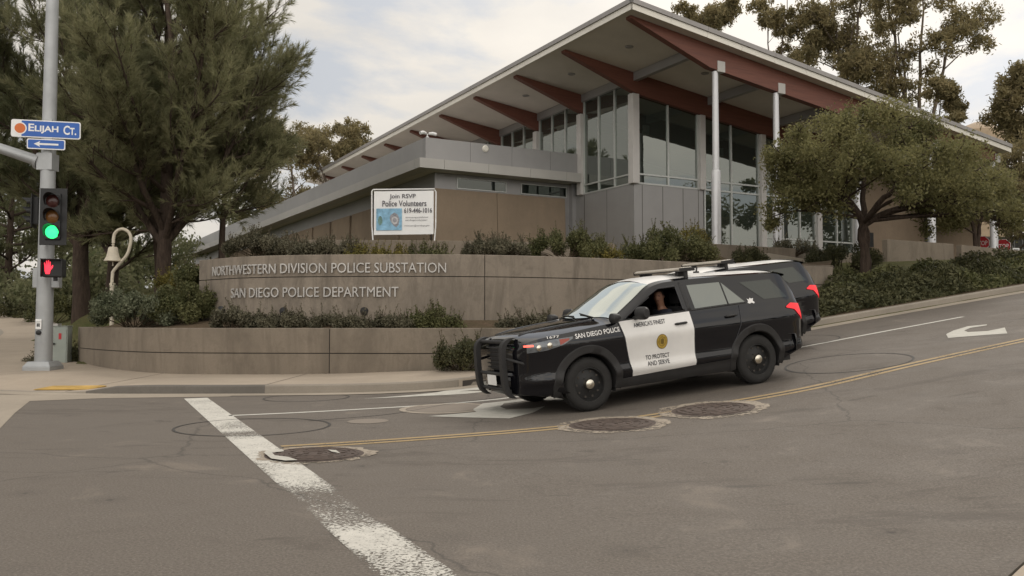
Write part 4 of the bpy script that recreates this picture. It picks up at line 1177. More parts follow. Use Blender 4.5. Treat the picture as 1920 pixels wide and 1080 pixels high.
mb = MB(); mb.grid(rows); sheet = mb.build('banner_sheet', M['sign_white'], bn, smooth='all')
def btxt(s, x, z, h, w=None, bold=0.006):
    v, fs = text_polys(s, w=w, h=h, bold=bold); mb = MB()
    mb.add([(x + a, -0.032, z + b + 0.03 * ((x + a) / bw + .5)) for a, b, c in v], fs); mb.build('lettering', M['banner_text'], sheet, fix=False)
hB = z1b - z0b
btxt('Join RSVP', -bw*.24, z0b + hB*.80, hB*.13, bw*.44, .014)
btxt('Police Volunteers', -bw*.36, z0b + hB*.645, hB*.135, bw*.74, .014)
btxt('619-446-1016', bw*.005, z0b + hB*.49, hB*.115, bw*.47, .016)
btxt('servicesprogramsvolunteer', bw*.03, z0b + hB*.365, hB*.045, bw*.385, 0)
btxt('sandiegovolunteer', bw*.03, z0b + hB*.30, hB*.045, bw*.37, 0)
btxt('volunteer@sandiego.gov', bw*.01, z0b + hB*.175, hB*.045, bw*.425, 0)
def bq(poly, mat, lift, name='badge_picture'):
    mb = MB(); n = len(poly); mb.prism(poly, 0, 0, lambda x, y, h: (x, -0.032 - lift, y + 0.03 * (x / bw + .5))); mb.f = mb.f[:n-2]; mb.m = mb.m[:n-2]
    return mb.build(name, mat, sheet)
M['pic_teal'] = plain('banner picture blue', (0.22, 0.42, 0.58), 0.6, 0, 0.35, 6)
M['pic_grey'] = plain('banner picture badge grey', (0.24, 0.24, 0.26), 0.6, 0, 0.5, 16)
M['pic_pale'] = plain('banner picture badge silver', (0.50, 0.49, 0.50), 0.6, 0, 0.4, 20)
M['pic_green'] = plain('banner picture green patch', (0.14, 0.25, 0.22), 0.6, 0, 0.4, 14)
x0, x1, y0, y1 = -bw*.46, -bw*.03, z0b + hB*.10, z0b + hB*.60
bq([(x0, y0), (x1, y0), (x1, y1), (x0, y1)], M['pic_teal'], 0.0)
bcx, bcy = x0 + (x1-x0)*.72, y0 + (y1-y0)*.48
shield = [(bcx - .13, bcy + .14), (bcx - .02, bcy + .22), (bcx + .08, bcy + .17), (bcx + .145, bcy + .03), (bcx + .12, bcy - .15), (bcx + .05, bcy - .23), (bcx - .05, bcy - .17), (bcx - .15, bcy - .0)]
bq(shield, M['pic_grey'], 0.002); bq([(bcx + 0.10*cos(t), bcy - .02 + 0.12*sin(t)) for t in np.linspace(0, 2*pi, 20)[:-1]], M['pic_pale'], 0.004)
bq([(bcx + 0.055*cos(t), bcy - .02 + 0.07*sin(t)) for t in np.linspace(0, 2*pi, 16)[:-1]], M['pic_grey'], 0.006)
bq([(x0 + .12 + 0.07*cos(t), y0 + .30 + 0.14*sin(t)) for t in np.linspace(0, 2*pi, 16)[:-1]], M['pic_green'], 0.002)

# -- stop signs, parking sign and metal fence far right
def octagon(px, py, Y, yaw, label, txt=True):
    c = at(px, py, Y); g0 = zg(c.x, c.y); r = empty('stop_sign', (c.x, c.y, g0), yaw); tag(r, label, 'stop sign')
    h = c.z - g0; R = 0.42
    oc = [(R*cos(pi/8 + k*pi/4), h + R*sin(pi/8 + k*pi/4)) for k in range(8)]
    flat(oc, -.01, 0, M['sign_white'], 'border', r)
    flat([(x*.93, h + (y-h)*.93) for x, y in oc], .002, .005, M['sign_red'], 'red_face', r)
    if txt: put_text('STOP', -.29, h - .12, M['sign_white'], r, w=.58, h=.25, off=.008, bold=0.01)
    mb = MB(); mb.tube([(0, .04, -.3), (0, .04, h + .3)], .03, 8); mb.build('post', M['galv'], r)
octagon(1880, 462, 47, radians(-42), 'red stop sign in front of the grey fence at far right')
octagon(1841, 456, 47.5, radians(-50), 'red stop sign partly hidden behind the rear steel column')
c = at(1905, 473, 46); g0 = zg(c.x, c.y); r = empty('notice_sign', (c.x, c.y, g0), 0.05); tag(r, 'small white notice sign on the grey fence at the picture edge', 'sign')
h = c.z - g0; flat([(-.18, h - .22), (.18, h - .22), (.18, h + .22), (-.18, h + .22)], 0, .012, M['sign_white'], 'board', r)
for i, (y, hh_) in enumerate(((.13, .05), (.05, .04), (-.02, .04))): flat([(-.13, h + y - hh_/2), (.13 - .04*i, h + y - hh_/2), (.13 - .04*i, h + y + hh_/2), (-.13, h + y + hh_/2)], .013, .015, M['banner_text'], 'print_line', r)
flat([(-.1, h - .17), (.1, h - .17), (.1, h - .07), (-.1, h - .07)], .013, .015, M['banner_text'], 'print_line', r)
mb = MB(); mb.tube([(0, .03, -.3), (0, .03, h)], .025, 8); mb.build('post', M['galv'], r)
fc = empty('metal_fence', (24.6, 48.6, 4.2), radians(6)); tag(fc, 'grey slatted metal fence with pale top rail behind the signs', 'fence')
mb = MB()
for i in range(130): mb.box((i * .12, 0, -1.2), (i * .12 + .095, .03, at(1900, 446, 48.6).z - 4.2))
mb.build('slat_panel', plain('grey fence slats', (0.20, 0.20, 0.205), 0.6, 0.1, 0.08), fc)
mb = MB(); z = at(1900, 446, 48.6).z - 4.2; mb.box((-.05, -.03, z), (15.8, .06, z + .09)); mb.build('top_rail', M['panel_pale'], fc)
# -- slim posts on the verge at far left
for px, py0, py1, Y, lab in ((7, 548, 604, 45, 'slim grey post on the verge at the left picture edge'), (52, 560, 604, 45.5, 'slim grey post on the verge left of the signal pole')):
    p = at(px, py1, Y); z0 = zg(p.x, p.y); mb = MB(); hh_ = at(px, py0, Y).z - z0; mb.tube([(0, 0, -.3), (0, 0, hh_)], .06, 8); o = mb.build('verge_post', M['post']); o.location = (p.x, p.y, z0)
    tag(o, lab, 'post')
# -- water tank / round building beyond the roof
c = at(1836, 262, 95); mb = MB()
mb.lathe([(0, c.z + 1.9), (0.6, c.z + 1.86), (1.5, c.z + 1.5), (2.4, c.z + .8), (2.5, c.z + .3), (2.5, 2)], None, 40)
o = mb.build('storage_tank', plain('tan tank paint', (0.36, 0.27, 0.18), 0.7), smooth=True); o.location = (c.x, c.y, 0); tag(o, 'tan domed tank seen above the far end of the roof', 'tank')

# ================================================================== plants
def unit(a): return a / np.maximum(1e-9, np.linalg.norm(a, axis=-1, keepdims=True))
def leaf_quads(rng, C, size, aspect=0.45, up=0.0, D=None):
    """diamond leaves at C; D = preferred direction"""
    n = len(C)
    d = rng.normal(size=(n, 3))
    if D is not None: d = d * 0.55 + D
    d[:, 2] += up; d = unit(d)
    r = unit(np.cross(d, rng.normal(size=(n, 3))))
    s = (size * rng.uniform(0.6, 1.35, n))[:, None]
    v = np.stack([C - d*s*.5, C + r*s*aspect*.5 - d*s*.05, C + d*s*.5, C - r*s*aspect*.5 - d*s*.05], 1).reshape(-1, 3)
    f = np.arange(n * 4).reshape(n, 4)
    return v, f
def tubes_np(segs, n=6):
    """segs: list of polylines [(p, r), ...] -> one mesh"""
    mb = MB()
    for s in segs:
        if len(s) > 1: mb.tube([p for p, r in s], [max(r, .004) for p, r in s], n, caps=False)
    return mb
def needles(rng, P, D, per, ln, axis, wid, spread=(0.45, 1.05)):
    """bottle-brush shoots: long needles along a short axis"""
    n = len(P)
    t = rng.uniform(0, 1, (n, per)); ax = unit(D)
    base = P[:, None, :] + ax[:, None, :] * (t * axis)[..., None]
    r = rng.normal(size=(n, per, 3)); r -= (r * ax[:, None, :]).sum(-1, keepdims=True) * ax[:, None, :]; r = unit(r)
    a = rng.uniform(*spread, (n, per))[..., None] * (1 - 0.55 * t[..., None])
    d = ax[:, None, :] * np.cos(a) + r * np.sin(a); d[..., 2] -= 0.10; d = unit(d)
    L = (ln * rng.uniform(.7, 1.2, (n, per)))[..., None]
    w = unit(np.cross(d, rng.normal(size=d.shape))) * wid * .5
    v = np.stack([base - w, base + w, base + d * L], 2).reshape(-1, 3)
    return v, np.arange(len(v)).reshape(-1, 3)
M['pine_leaf'] = leaf('pine needles', [(0.10, 0.115, 0.052), (0.18, 0.185, 0.088), (0.27, 0.255, 0.15)], 0.54)
M['pine_leaf2'] = leaf('darker pine needles', [(0.085, 0.105, 0.05), (0.15, 0.165, 0.082), (0.23, 0.225, 0.13)], 0.54)
M['euc_leaf'] = leaf('gum leaves', [(0.115, 0.105, 0.052), (0.19, 0.165, 0.082), (0.27, 0.22, 0.115)], 0.5)
M['oak_leaf'] = leaf('olive street tree leaves', [(0.080, 0.086, 0.036), (0.150, 0.148, 0.062), (0.23, 0.210, 0.095)], 0.52)
M['shrub_green'] = leaf('green shrub leaves', [(0.045, 0.055, 0.020), (0.080, 0.090, 0.034), (0.14, 0.135, 0.06)], 0.2)
M['shrub_grey'] = leaf('greyish shrub leaves', [(0.06, 0.06, 0.035), (0.10, 0.095, 0.06), (0.15, 0.135, 0.09)], 0.2)
M['shrub_pale'] = leaf('pale tipped shrub leaves', [(0.040, 0.055, 0.026), (0.08, 0.095, 0.05), (0.19, 0.20, 0.13)], 0.2)
M['shrub_dark'] = leaf('dark hedge leaves', [(0.032, 0.038, 0.018), (0.056, 0.060, 0.028), (0.10, 0.095, 0.045)], 0.2)
M['shrub_yellow'] = leaf('yellow green shrub leaves', [(0.08, 0.085, 0.02), (0.13, 0.12, 0.03), (0.20, 0.16, 0.04)], 0.2)
M['bark'] = bark('rough brown bark', (0.085, 0.062, 0.048))
M['bark_pale'] = bark('pale gum bark', (0.20, 0.16, 0.125))
M['twig'] = bark('shrub twigs', (0.10, 0.075, 0.05))

def wander(rng, p, d, L, r0, r1, n, jit=0.12, lift=0.0):
    out = [(Vector(p), r0)]; p = Vector(p); d = Vector(d).normalized()
    for i in range(n):
        d = (d + Vector(rng.normal(size=3)) * jit + Vector((0, 0, lift))).normalized()
        p = p + d * (L / n); out.append((p.copy(), r0 + (r1 - r0) * (i + 1) / n))
    return out, d
def make_pine(name, loc, H, R, seed, label, h0=1.2, limbs=46, trunk_r=0.28, dens=1.0, mat='pine_leaf', lean=(0, 0), group=None, fork=1):
    rng = np.random.default_rng(seed); segs = []; P = []; D = []
    root = empty(name, loc); tag(root, label, 'tree', group)
    trunk, _ = wander(rng, (0, 0, -.4), (lean[0], lean[1], 1), H, trunk_r, 0.03, 12, 0.035, 0.04); segs.append(trunk)
    def tp(h):
        k = min(11.999, max(0, h / H * 12)); i = int(k); return trunk[i][0].lerp(trunk[i+1][0], k - i), trunk[i][1]
    stems = []
    if fork > 1:
        a0 = rng.uniform(0, 6.28)
        for k in range(fork):
            az = a0 + 2 * pi * k / fork + rng.normal() * .2; hf = h0 - .4 + .5 * rng.uniform(); p, r = tp(hf)
            el = radians(rng.uniform(48, 62))
            st_, _ = wander(rng, p, (cos(az)*cos(el), sin(az)*cos(el), sin(el)), (H - hf) * rng.uniform(.62, .86), r * .5, .02, 12, .05, .05)
            segs.append(st_); stems.append(st_)
    for i in range(limbs):
        if stems and i % (fork + 1) < fork:
            s_ = stems[i % (fork + 1)]; k = int(rng.integers(1, 12)); p, r = s_[k]; ax = (s_[k][0] - s_[k-1][0]).normalized()
            sd = Vector(rng.normal(size=3)); sd = (sd - ax * sd.dot(ax)).normalized()
            out_ = Vector((p.x, p.y, 0)).normalized()
            d0 = ax * .75 + sd * .8 + out_ * .45 + Vector((0, 0, -.12 if k < 6 else .05)); L = R * .46 * rng.uniform(.7, 1.15) * (1.15 - k / 22)
            limb, dd = wander(rng, p, d0, L, min(r * .6, .04), .010, 8, .08, .05); segs.append(limb)
            for j in range(1, 9):
                q, qr = limb[j]; pd = (limb[j][0] - limb[j-1][0]).normalized()
                for kk in range(2):
                    side = Vector(rng.normal(size=3)); side = (side - pd * side.dot(pd)).normalized()
                    sub, sd2 = wander(rng, q, (pd * .9 + side * .7 + Vector((0, 0, .30))), rng.uniform(.3, .75), qr * .55, .006, 3, .12, .08); segs.append(sub)
                    for m in range(1, 4):
                        e = (sub[m][0] - sub[m-1][0]).normalized() + Vector(rng.normal(size=3)) * .3 + Vector((0, 0, .25)); P.append(sub[m][0]); D.append(e)
            continue
        f = (i + rng.uniform(0, 1)) / limbs; h = h0 + (H - h0 - .3) * f ** 0.9
        L = R * (1.0 - 0.80 * f ** 1.6) * rng.uniform(.75, 1.15) * (0.75 + .25 * min(1, f * 5))
        az = i * 2.399 + rng.normal() * .3; el = radians(5 + 42 * f + rng.normal() * 9)
        p, r = tp(h)
        limb, dd = wander(rng, p, (cos(az)*cos(el), sin(az)*cos(el), sin(el)), L, min(r*.55, .085), .014, 8, .07, .055)
        segs.append(limb)
        for j in range(2, 9):
            q, qr = limb[j]; pd = (limb[j][0] - limb[j-1][0]).normalized()
            for k in range(3 if j < 8 else 2):
                side = Vector(rng.normal(size=3)); side = (side - pd * side.dot(pd)).normalized()
                d = (pd * .9 + side * .75 + Vector((0, 0, .30))).normalized()
                sl = rng.uniform(.35, .95) * (0.6 + .4 * L / R)
                sub, sd = wander(rng, q, d, sl, qr * .55, .007, 3, .12, .08); segs.append(sub)
                for m in range(1, 4):
                    for _ in range(2 if m == 3 else 1):
                        e = (sub[m][0] - sub[m-1][0]).normalized() + Vector(rng.normal(size=3)) * .33 + Vector((0, 0, .25))
                        P.append(sub[m][0]); D.append(e)
    mb = tubes_np(segs, 6); mb.build('trunk', M['bark'], root, smooth='all', fix=False)
    P = np.array([tuple(p) for p in P]); D = np.array([tuple(d) for d in D])
    v, f = needles(rng, P, D, int(44 * dens), .25, .36, .018)
    mesh_np('crown', v, f, M[mat], root)
    return root
def clump_tree(name, loc, H, seed, label, centres, leafmat, barkmat, leaf_n, leaf_size, forks, trunk_r, aspect=.42, droop=-.4, group=None, cat='tree', shell=.45, spray=.24, stem=0.0):
    """tree from a forked trunk whose twigs end in separate leaf clumps: centres = (x, y, z, r)"""
    rng = np.random.default_rng(seed); root = empty(name, loc); tag(root, label, cat, group); segs = []
    tops = []
    for (bx, by, hx, hy, hz) in forks:
        if stem: pts = spline([(0, 0, -.4), (0.02, 0, stem * .5), (-.02, .02, stem), (hx * .42, hy * .5, stem + (hz - stem) * .38), (hx * .8, hy * .8, stem + (hz - stem) * .66), (hx, hy, hz)], 4)
        else: pts = spline([(bx, by, -.4), (bx + (hx-bx)*.15, by + (hy-by)*.15, hz*.35), (bx + (hx-bx)*.55, by + (hy-by)*.55, hz*.7), (hx, hy, hz)], 4)
        m = len(pts) - 1; tr = [(p + Vector(rng.normal(size=3)) * .02 * H * .2, trunk_r * (1 - .82 * i / m)) for i, p in enumerate(pts)]
        tr[0] = (pts[0], trunk_r * 1.15); segs.append(tr); tops.append(tr)
    V_ = []; F_ = []; o = 0
    tot = sum(c[3] ** 2 for c in centres)
    for (x, y, z, r) in centres:
        c = Vector((x, y, z))
        best = None
        for tr in tops:
            for p, rr_ in tr[2:]:
                if p.z < z - .1 * r and p.z >= stem:
                    s = (p - c).length + 0.8 * max(0, p.z - (z - .3 * (p.xy - c.xy).length))
                    if best is None or s < best[0]: best = (s, p, rr_)
        if best is None:
            tr = min(tops, key=lambda t_: (t_[len(t_)*2//3][0] - c).length); best = (0, tr[len(tr)*2//3][0], .035)
        a = best[1]; mid = a.lerp(c, .55) + Vector((0, 0, .10 * (c - a).length * rng.uniform(-.3, 1)))
        br = spline([a, mid, c], 4); segs.append([(p, max(.012, best[2]*.55 * (1 - .85*i/8))) for i, p in enumerate(br)])
        for _ in range(5):
            t = Vector(rng.normal(size=3)).normalized() * r * .8
            segs.append([(mid.lerp(c, .7), .02), (c + t * .5, .013), (c + t, .006)])
        n = int(leaf_n * r * r / tot)
        # the clump is itself made of smaller sprays
        m = max(5, int(9 * rng.uniform(.7, 1.3))); sc = rng.normal(size=(m, 3)); sc = unit(sc) * r * rng.uniform(shell, 1.0, (m, 1)); sc[:, 2] *= .75
        w = rng.integers(0, m, n)
        C = np.array(tuple(c)) + sc[w] + rng.normal(size=(n, 3)) * r * spray
        v, f = leaf_quads(rng, C, leaf_size, aspect, droop)
        V_.append(v); F_.append(f + o); o += len(v)
    mb = tubes_np(segs, 6); mb.build('trunk', M[barkmat], root, smooth='all', fix=False)
    mesh_np('crown', np.concatenate(V_), np.concatenate(F_), M[leafmat], root)
    return root
# ---- the pines on the left
def gl(x, y, dz=0): return (x, y, zg(x, y) + dz)
make_pine('pine_tree', gl(-11.0, 27.6), 12.2, 5.1, 11, 'big pine behind the mission bell, its boughs reaching over the lettered wall', 2.3, 136, .27, .72, lean=(.03, 0), fork=7)
make_pine('pine_tree', gl(-9.7, 29.4), 7.4, 3.3, 67, 'lower bushy pine whose boughs reach out over the metal roof edge', 2.5, 46, .13, .7, fork=4)
make_pine('pine_tree', gl(-14.9, 30.4), 12.5, 4.4, 23, 'thick-trunked pine rising behind the signal pole', 2.8, 120, .34, .95, 'pine_leaf2', fork=5)
make_pine('pine_tree', gl(-16.2, 35.5), 13.5, 4.8, 37, 'dark pine between the signal pole and the bell, furthest up the bank', 1.8, 42, .28, .9, 'pine_leaf2')
make_pine('pine_tree', gl(-28.0, 49.0), 13.0, 4.6, 53, 'pine at the left picture edge above the verge posts', 2.4, 40, .28, .9, 'pine_leaf2')
make_pine('pine_tree', gl(-12.6, 31.6), 13.0, 4.4, 61, 'slender pine crowded between the two nearest pines', 3.4, 46, .24, 1.0)
make_pine('pine_tree', gl(-24.0, 52.0), 13, 4.8, 59, 'distant pine at the end of the side pavement', 1.5, 34, .28, .8, 'pine_leaf2')
# ---- gum trees
def gums(px0, px1, y0, y1, Y, n, seed, rmin, rmax, loc, gaps=()):
    rng = random.Random(seed); out = []
    for _ in range(n):
        for _t in range(30):
            px = rng.uniform(px0, px1); py = rng.uniform(y0, y1)
            if all(((px - g[0]) / g[2]) ** 2 + ((py - g[1]) / g[3]) ** 2 > 1 for g in gaps): break
        p = at(px, py, Y + rng.uniform(-2.2, 2.2)); out.append((p.x - loc[0], p.y - loc[1], p.z - loc[2], rng.uniform(rmin, rmax)))
    return out
def gum(px, Y, boxes, seed, label, forks_px, leaf_n, tr=.28, size=.34, rmin=.75, rmax=1.45):
    p = at(px, 400, Y); loc = gl(p.x, p.y); cs = []
    for k, (a, b, c_, d_, n) in enumerate(boxes): cs += gums(a, b, c_, d_, Y, n, seed + k, rmin, rmax, loc)
    forks = []
    for (fx, fy) in forks_px:
        q = at(fx, fy, Y); forks.append((0, 0, q.x - loc[0], q.y - loc[1] + .5, q.z - loc[2]))
    return clump_tree('gum_tree', loc, 20, seed, label, cs, 'euc_leaf', 'bark_pale', leaf_n, size, forks, tr, .30, -.6, spray=.19)
gum(1722, 66, [(1640, 1790, -40, 60, 13), (1600, 1760, 60, 150, 11), (1640, 1760, 130, 215, 9), (1755, 1850, 0, 95, 9), (1800, 1850, 20, 60, 3)], 101, 'tall gum tree behind the roof with a bare leaning limb', [(1660, -60), (1800, 20), (1735, -20), (1690, 60)], 20000)
gum(1600, 68, [(1510, 1640, -40, 40, 13), (1500, 1600, 30, 110, 12), (1560, 1660, 80, 190, 11)], 131, 'dense dark gum tree rising in the middle of the group over the roof', [(1560, -30), (1620, -50), (1600, 40)], 21000)
gum(1455, 70, [(1400, 1480, 0, 60, 5), (1430, 1500, 40, 120, 6), (1395, 1440, 0, 30, 2)], 161, 'thin airy gum tree at the left of the group over the roof', [(1440, 0), (1480, -20)], 6500, .16, .34, .55, 1.0)
gum(1335, 64, [(1270, 1370, 6, 40, 8)], 171, 'low gum crown just showing over the roof near its peak', [(1330, 10)], 9000, .2, .34, .8, 1.3)
gum(1765, 62, [(1745, 1795, 155, 215, 6), (1780, 1808, 200, 225, 3)], 181, 'small round gum right of the tall gum above the roof', [(1768, 170)], 8000, .14, .3, .6, .95)
gum(1910, 58, [(1875, 1960, 150, 270, 16), (1890, 1980, 120, 180, 6)], 191, 'dark gum tree cut by the right picture edge', [(1925, 120), (1900, 200)], 22000, .2)
gum(1890, 47.5, [(1850, 1990, 275, 400, 26), (1865, 1990, 380, 440, 10)], 201, 'olive tree crown filling the right edge above the grey fence', [(1905, 300), (1870, 330)], 30000, .2, .22, .8, 1.3)
gum(640, 60, [(580, 690, 235, 300, 10), (545, 640, 255, 330, 8), (650, 690, 240, 262, 4)], 211, 'round-clumped gum tree left of the sloping roof end', [(640, 240), (590, 260), (670, 250)], 15000, .2, .26, .6, 1.05)
gum(560, 75, [(470, 600, 240, 420, 26)], 221, 'dull green gum tree low behind the pine boughs', [(540, 280)], 22000, .22, .3, .8, 1.6)
# ---- the street tree on the right
lt = at(1622, 530, 27.0); tl = gl(lt.x, lt.y)
def dome(px0, px1, yt, yb, Y, n, seed, rmin, rmax, loc, depth=3.2):
    rng = random.Random(seed); out = []
    cx = (px0 + px1) / 2; rx = (px1 - px0) / 2
    for _ in range(n):
        a = rng.uniform(-1, 1); b = rng.uniform(-1, 1)
        top = yt + (yb - yt) * .62 * (abs(a) ** 2.2)
        y = rng.uniform(top, yb - (yb - yt) * .15 * (1 - abs(a)) )
        p = at(cx + rx * a, y, Y + b * depth * sqrt(max(0, 1 - a * a)))
        out.append((p.x - loc[0], p.y - loc[1], p.z - loc[2], rng.uniform(rmin, rmax)))
    return out
cs = dome(1475, 1800, 212, 385, 27.0, 64, 5, .45, .8, tl) + dome(1720, 1900, 262, 400, 27.5, 26, 6, .4, .7, tl) + dome(1450, 1530, 240, 340, 26.5, 12, 7, .35, .55, tl, 1.2)
cs += dome(1445, 1560, 300, 425, 26.6, 12, 9, .32, .5, tl, 1.3) + dome(1735, 1890, 330, 430, 27.2, 14, 10, .32, .5, tl, 1.5)
def fk(px, py, dy=0): q = at(px, py, 27.0); return (0, 0, q.x - tl[0], dy, q.z - tl[2])
st = clump_tree('street_tree', tl, 6, 77, 'spreading olive tree with a dark forked trunk in front of the terrace', cs, 'oak_leaf', 'bark', 90000, .105, [fk(1560, 290, .4), fk(1700, 300, -.3), fk(1640, 270, .8), fk(1780, 345, .2), fk(1510, 300, -.4)], .17, .45, -.15, shell=.3, stem=1.75)
# second tree further back by the red signs
p = at(1830, 455, 44); l2 = gl(p.x, p.y)
cs = dome(1770, 1880, 330, 420, 44, 22, 8, .6, 1.0, l2, 2.0)
q = at(1815, 360, 44); q2 = at(1850, 360, 44)
clump_tree('yard_tree', l2, 5, 79, 'small dark tree with a short trunk behind the rear steel column', cs, 'oak_leaf', 'bark', 16000, .17, [(0, 0, q.x - l2[0], 0, q.z - l2[2]), (0, 0, q2.x - l2[0], 0, q2.z - l2[2])], .16)

# ---- shrubs
def shrub(px0, px1, ytop, ybase, Y, label, mat, seed, n=None, leaf_s=.07, depth=None, spiky=0.3, name='shrub', aspect=.45, group=None, sink=.08):
    rng = np.random.default_rng(seed)
    a = at(px0, ybase, Y); b = at(px1, ybase, Y); t = at((px0 + px1) / 2, ytop, Y)
    w = (b.x - a.x) / 2; h = t.z - a.z; dp = depth or max(.35, min(w, h * 1.0))
    loc = ((a.x + b.x) / 2, Y, a.z - sink)
    root = empty(name, loc); tag(root, label, 'shrub', group)
    h += sink
    k = int(min(110, max(14, 22 * w / max(h, .2))))
    sc = []
    for i in range(k):
        x = rng.uniform(-1, 1); y = rng.uniform(-1, 1) * sqrt(1 - x * x)
        zmax = (1 - .6 * abs(x) ** 3) * (1 - .3 * y * y); z = zmax * rng.uniform(.12, 1) ** .6
        sc.append((x * w * .92, y * dp * .85, z * h * .86))
    sc = np.array(sc); r = .19 * h + .06
    n = n or int(min(20000, max(2000, 8000 * w * 2 * h)) * (.07 / leaf_s) ** 1.5)
    wch = rng.integers(0, k, n)
    C = sc[wch] + unit(rng.normal(size=(n, 3))) * r * rng.uniform(.35, 1.05, (n, 1)); C[:, 2] = np.maximum(C[:, 2], .02)
    v, f = leaf_quads(rng, C, leaf_s, aspect, .45)
    # upright sprigs
    m = int(20 * w / .5 * spiky * 3); sprig = []
    V2 = []
    for i in range(m):
        c = sc[rng.integers(0, k)]; d = Vector((rng.normal() * .3, rng.normal() * .3, 1)).normalized(); L = rng.uniform(.10, .30) * (1 + h * .35)
        p0 = Vector(c) + Vector((0, 0, r * .6)); sprig.append([(p0, .004), (p0 + d * L, .002)])
        for j in range(12): V2.append(tuple(p0 + d * L * (j + .5) / 12))
    if V2:
        v2, f2 = leaf_quads(rng, np.array(V2) + rng.normal(size=(len(V2), 3)) * .015, leaf_s * .85, aspect, .8)
        f = np.concatenate([f, f2 + len(v)]); v = np.concatenate([v, v2])
    mesh_np('foliage', v, f, M[mat], root)
    stems = [[(Vector((rng.normal() * .12 * w, rng.normal() * .1 * dp, -.1)), .014), (Vector(c) * .6, .009), (Vector(c), .005)] for c in sc] + sprig
    tubes_np(stems, 4).build('stems', M['twig'], root, fix=False)
    return root
shrub(172, 330, 545, 610, 22.6, 'glossy dark shrub at the left end of the low planter', 'shrub_pale', 1, None, .075, 1.1)
shrub(285, 412, 528, 606, 22.9, 'taller bushy shrub against the left end of the lettered wall', 'shrub_green', 2, None, .07, 1.0)
shrub(290, 375, 505, 545, 25.2, 'yellow green shrub on the bank below the big pine', 'shrub_yellow', 3, 2500, .08)
shrub(330, 402, 492, 548, 24.4, 'dull green shrub tucked against the end of the lettered wall under the pine', 'shrub_green', 30, 5000, .07, .7)
shrub(395, 475, 578, 614, 20.75, 'low shrub under the start of the lower lettering', 'shrub_grey', 4)
shrub(455, 590, 583, 616, 20.7, 'long low grey green shrub under the middle of the lettering', 'shrub_grey', 5, None, .06, .4)
shrub(575, 700, 590, 617, 20.6, 'low spreading planter shrub beside the floodlight', 'shrub_grey', 6, None, .06, .4)
shrub(690, 800, 590, 617, 20.6, 'low shrub just right of the floodlight', 'shrub_grey', 7, None, .06, .4)
shrub(760, 868, 578, 618, 20.7, 'upright feathery shrub near the vertical wall joint', 'shrub_green', 8, None, .065, .45, .7)
shrub(930, 1048, 588, 620, 20.9, 'shrub behind the car bonnet on the low planter', 'shrub_grey', 9, None, .065, .45, .5)
shrub(812, 915, 630, 692, 18.9, 'dark green shrub where the low planter meets the kerb', 'shrub_dark', 10, 7000, .06, .7)
shrub(905, 1010, 650, 700, 18.9, 'dark green shrub behind the push bar of the car', 'shrub_dark', 12, 6000, .06, .7)
shrub(415, 575, 440, 481, 25.0, 'broad feathery shrub over the left half of the lettering', 'shrub_grey', 13, None, .07, .9, .9)
shrub(540, 690, 452, 480, 24.2, 'greyish shrub under the left leg of the banner', 'shrub_grey', 14, None, .07, .6, .8)
shrub(640, 770, 468, 480, 23.4, 'thin yellow green growth along the wall top under the banner', 'shrub_yellow', 15, 2400, .06, .35, .9)
shrub(760, 850, 467, 480, 23.6, 'sparse low growth right of the banner', 'shrub_green', 16, 1500, .06, .35, .9)
shrub(868, 1000, 446, 479, 24.0, 'brownish grey shrub in front of the tan wall', 'shrub_grey', 17, None, .065, .6, .9)
shrub(985, 1145, 434, 482, 24.6, 'rounded shrub left of the gap, before the grey corner wall', 'shrub_green', 18, None, .07, .8, .8)
shrub(1090, 1170, 464, 484, 24.4, 'low yellow green shrub beside the rounded shrub', 'shrub_yellow', 19, 1600, .06, .4)
shrub(1155, 1345, 430, 492, 26.2, 'largest mounded shrub, in front of the grey corner wall', 'shrub_green', 20, None, .07, 1.0, .6)
shrub(1268, 1325, 426, 452, 28.2, 'yellowish shrub top behind the largest mounded shrub', 'shrub_yellow', 21, 1600, .07)
shrub(1362, 1442, 466, 496, 28.6, 'dark shrub at the foot of the second steel column', 'shrub_dark', 22, None, .065, .5)
shrub(1445, 1530, 448, 474, 33.5, 'low reddish brown planting along the glass front', 'shrub_grey', 23, 2600, .08, .5)
shrub(1512, 1648, 452, 507, 29.2, 'clipped dark shrub behind the street tree trunk', 'shrub_dark', 24, 14000, .07, 1.0, .1)
shrub(1556, 1625, 500, 536, 26.8, 'small shrub between the sign wall end and the tree trunk', 'shrub_green', 25, None, .07, .5)
shrub(112, 160, 640, 690, 24.3, 'small shrub between the cabinet and the planter wall', 'shrub_dark', 26, 2500, .06, .4)
shrub(-20, 60, 560, 612, 43, 'dark undergrowth shrub beyond the verge posts', 'shrub_dark', 27, 4000, .14, 1.2)
shrub(60, 140, 545, 605, 41, 'dark shrub on the bank behind the signal pole', 'shrub_green', 28, 4000, .14, 1.2)
shrub(45, 80, 655, 690, 24.0, 'low reddish ground shrub at the foot of the cabinet', 'shrub_grey', 29, 900, .06, .3, .1)
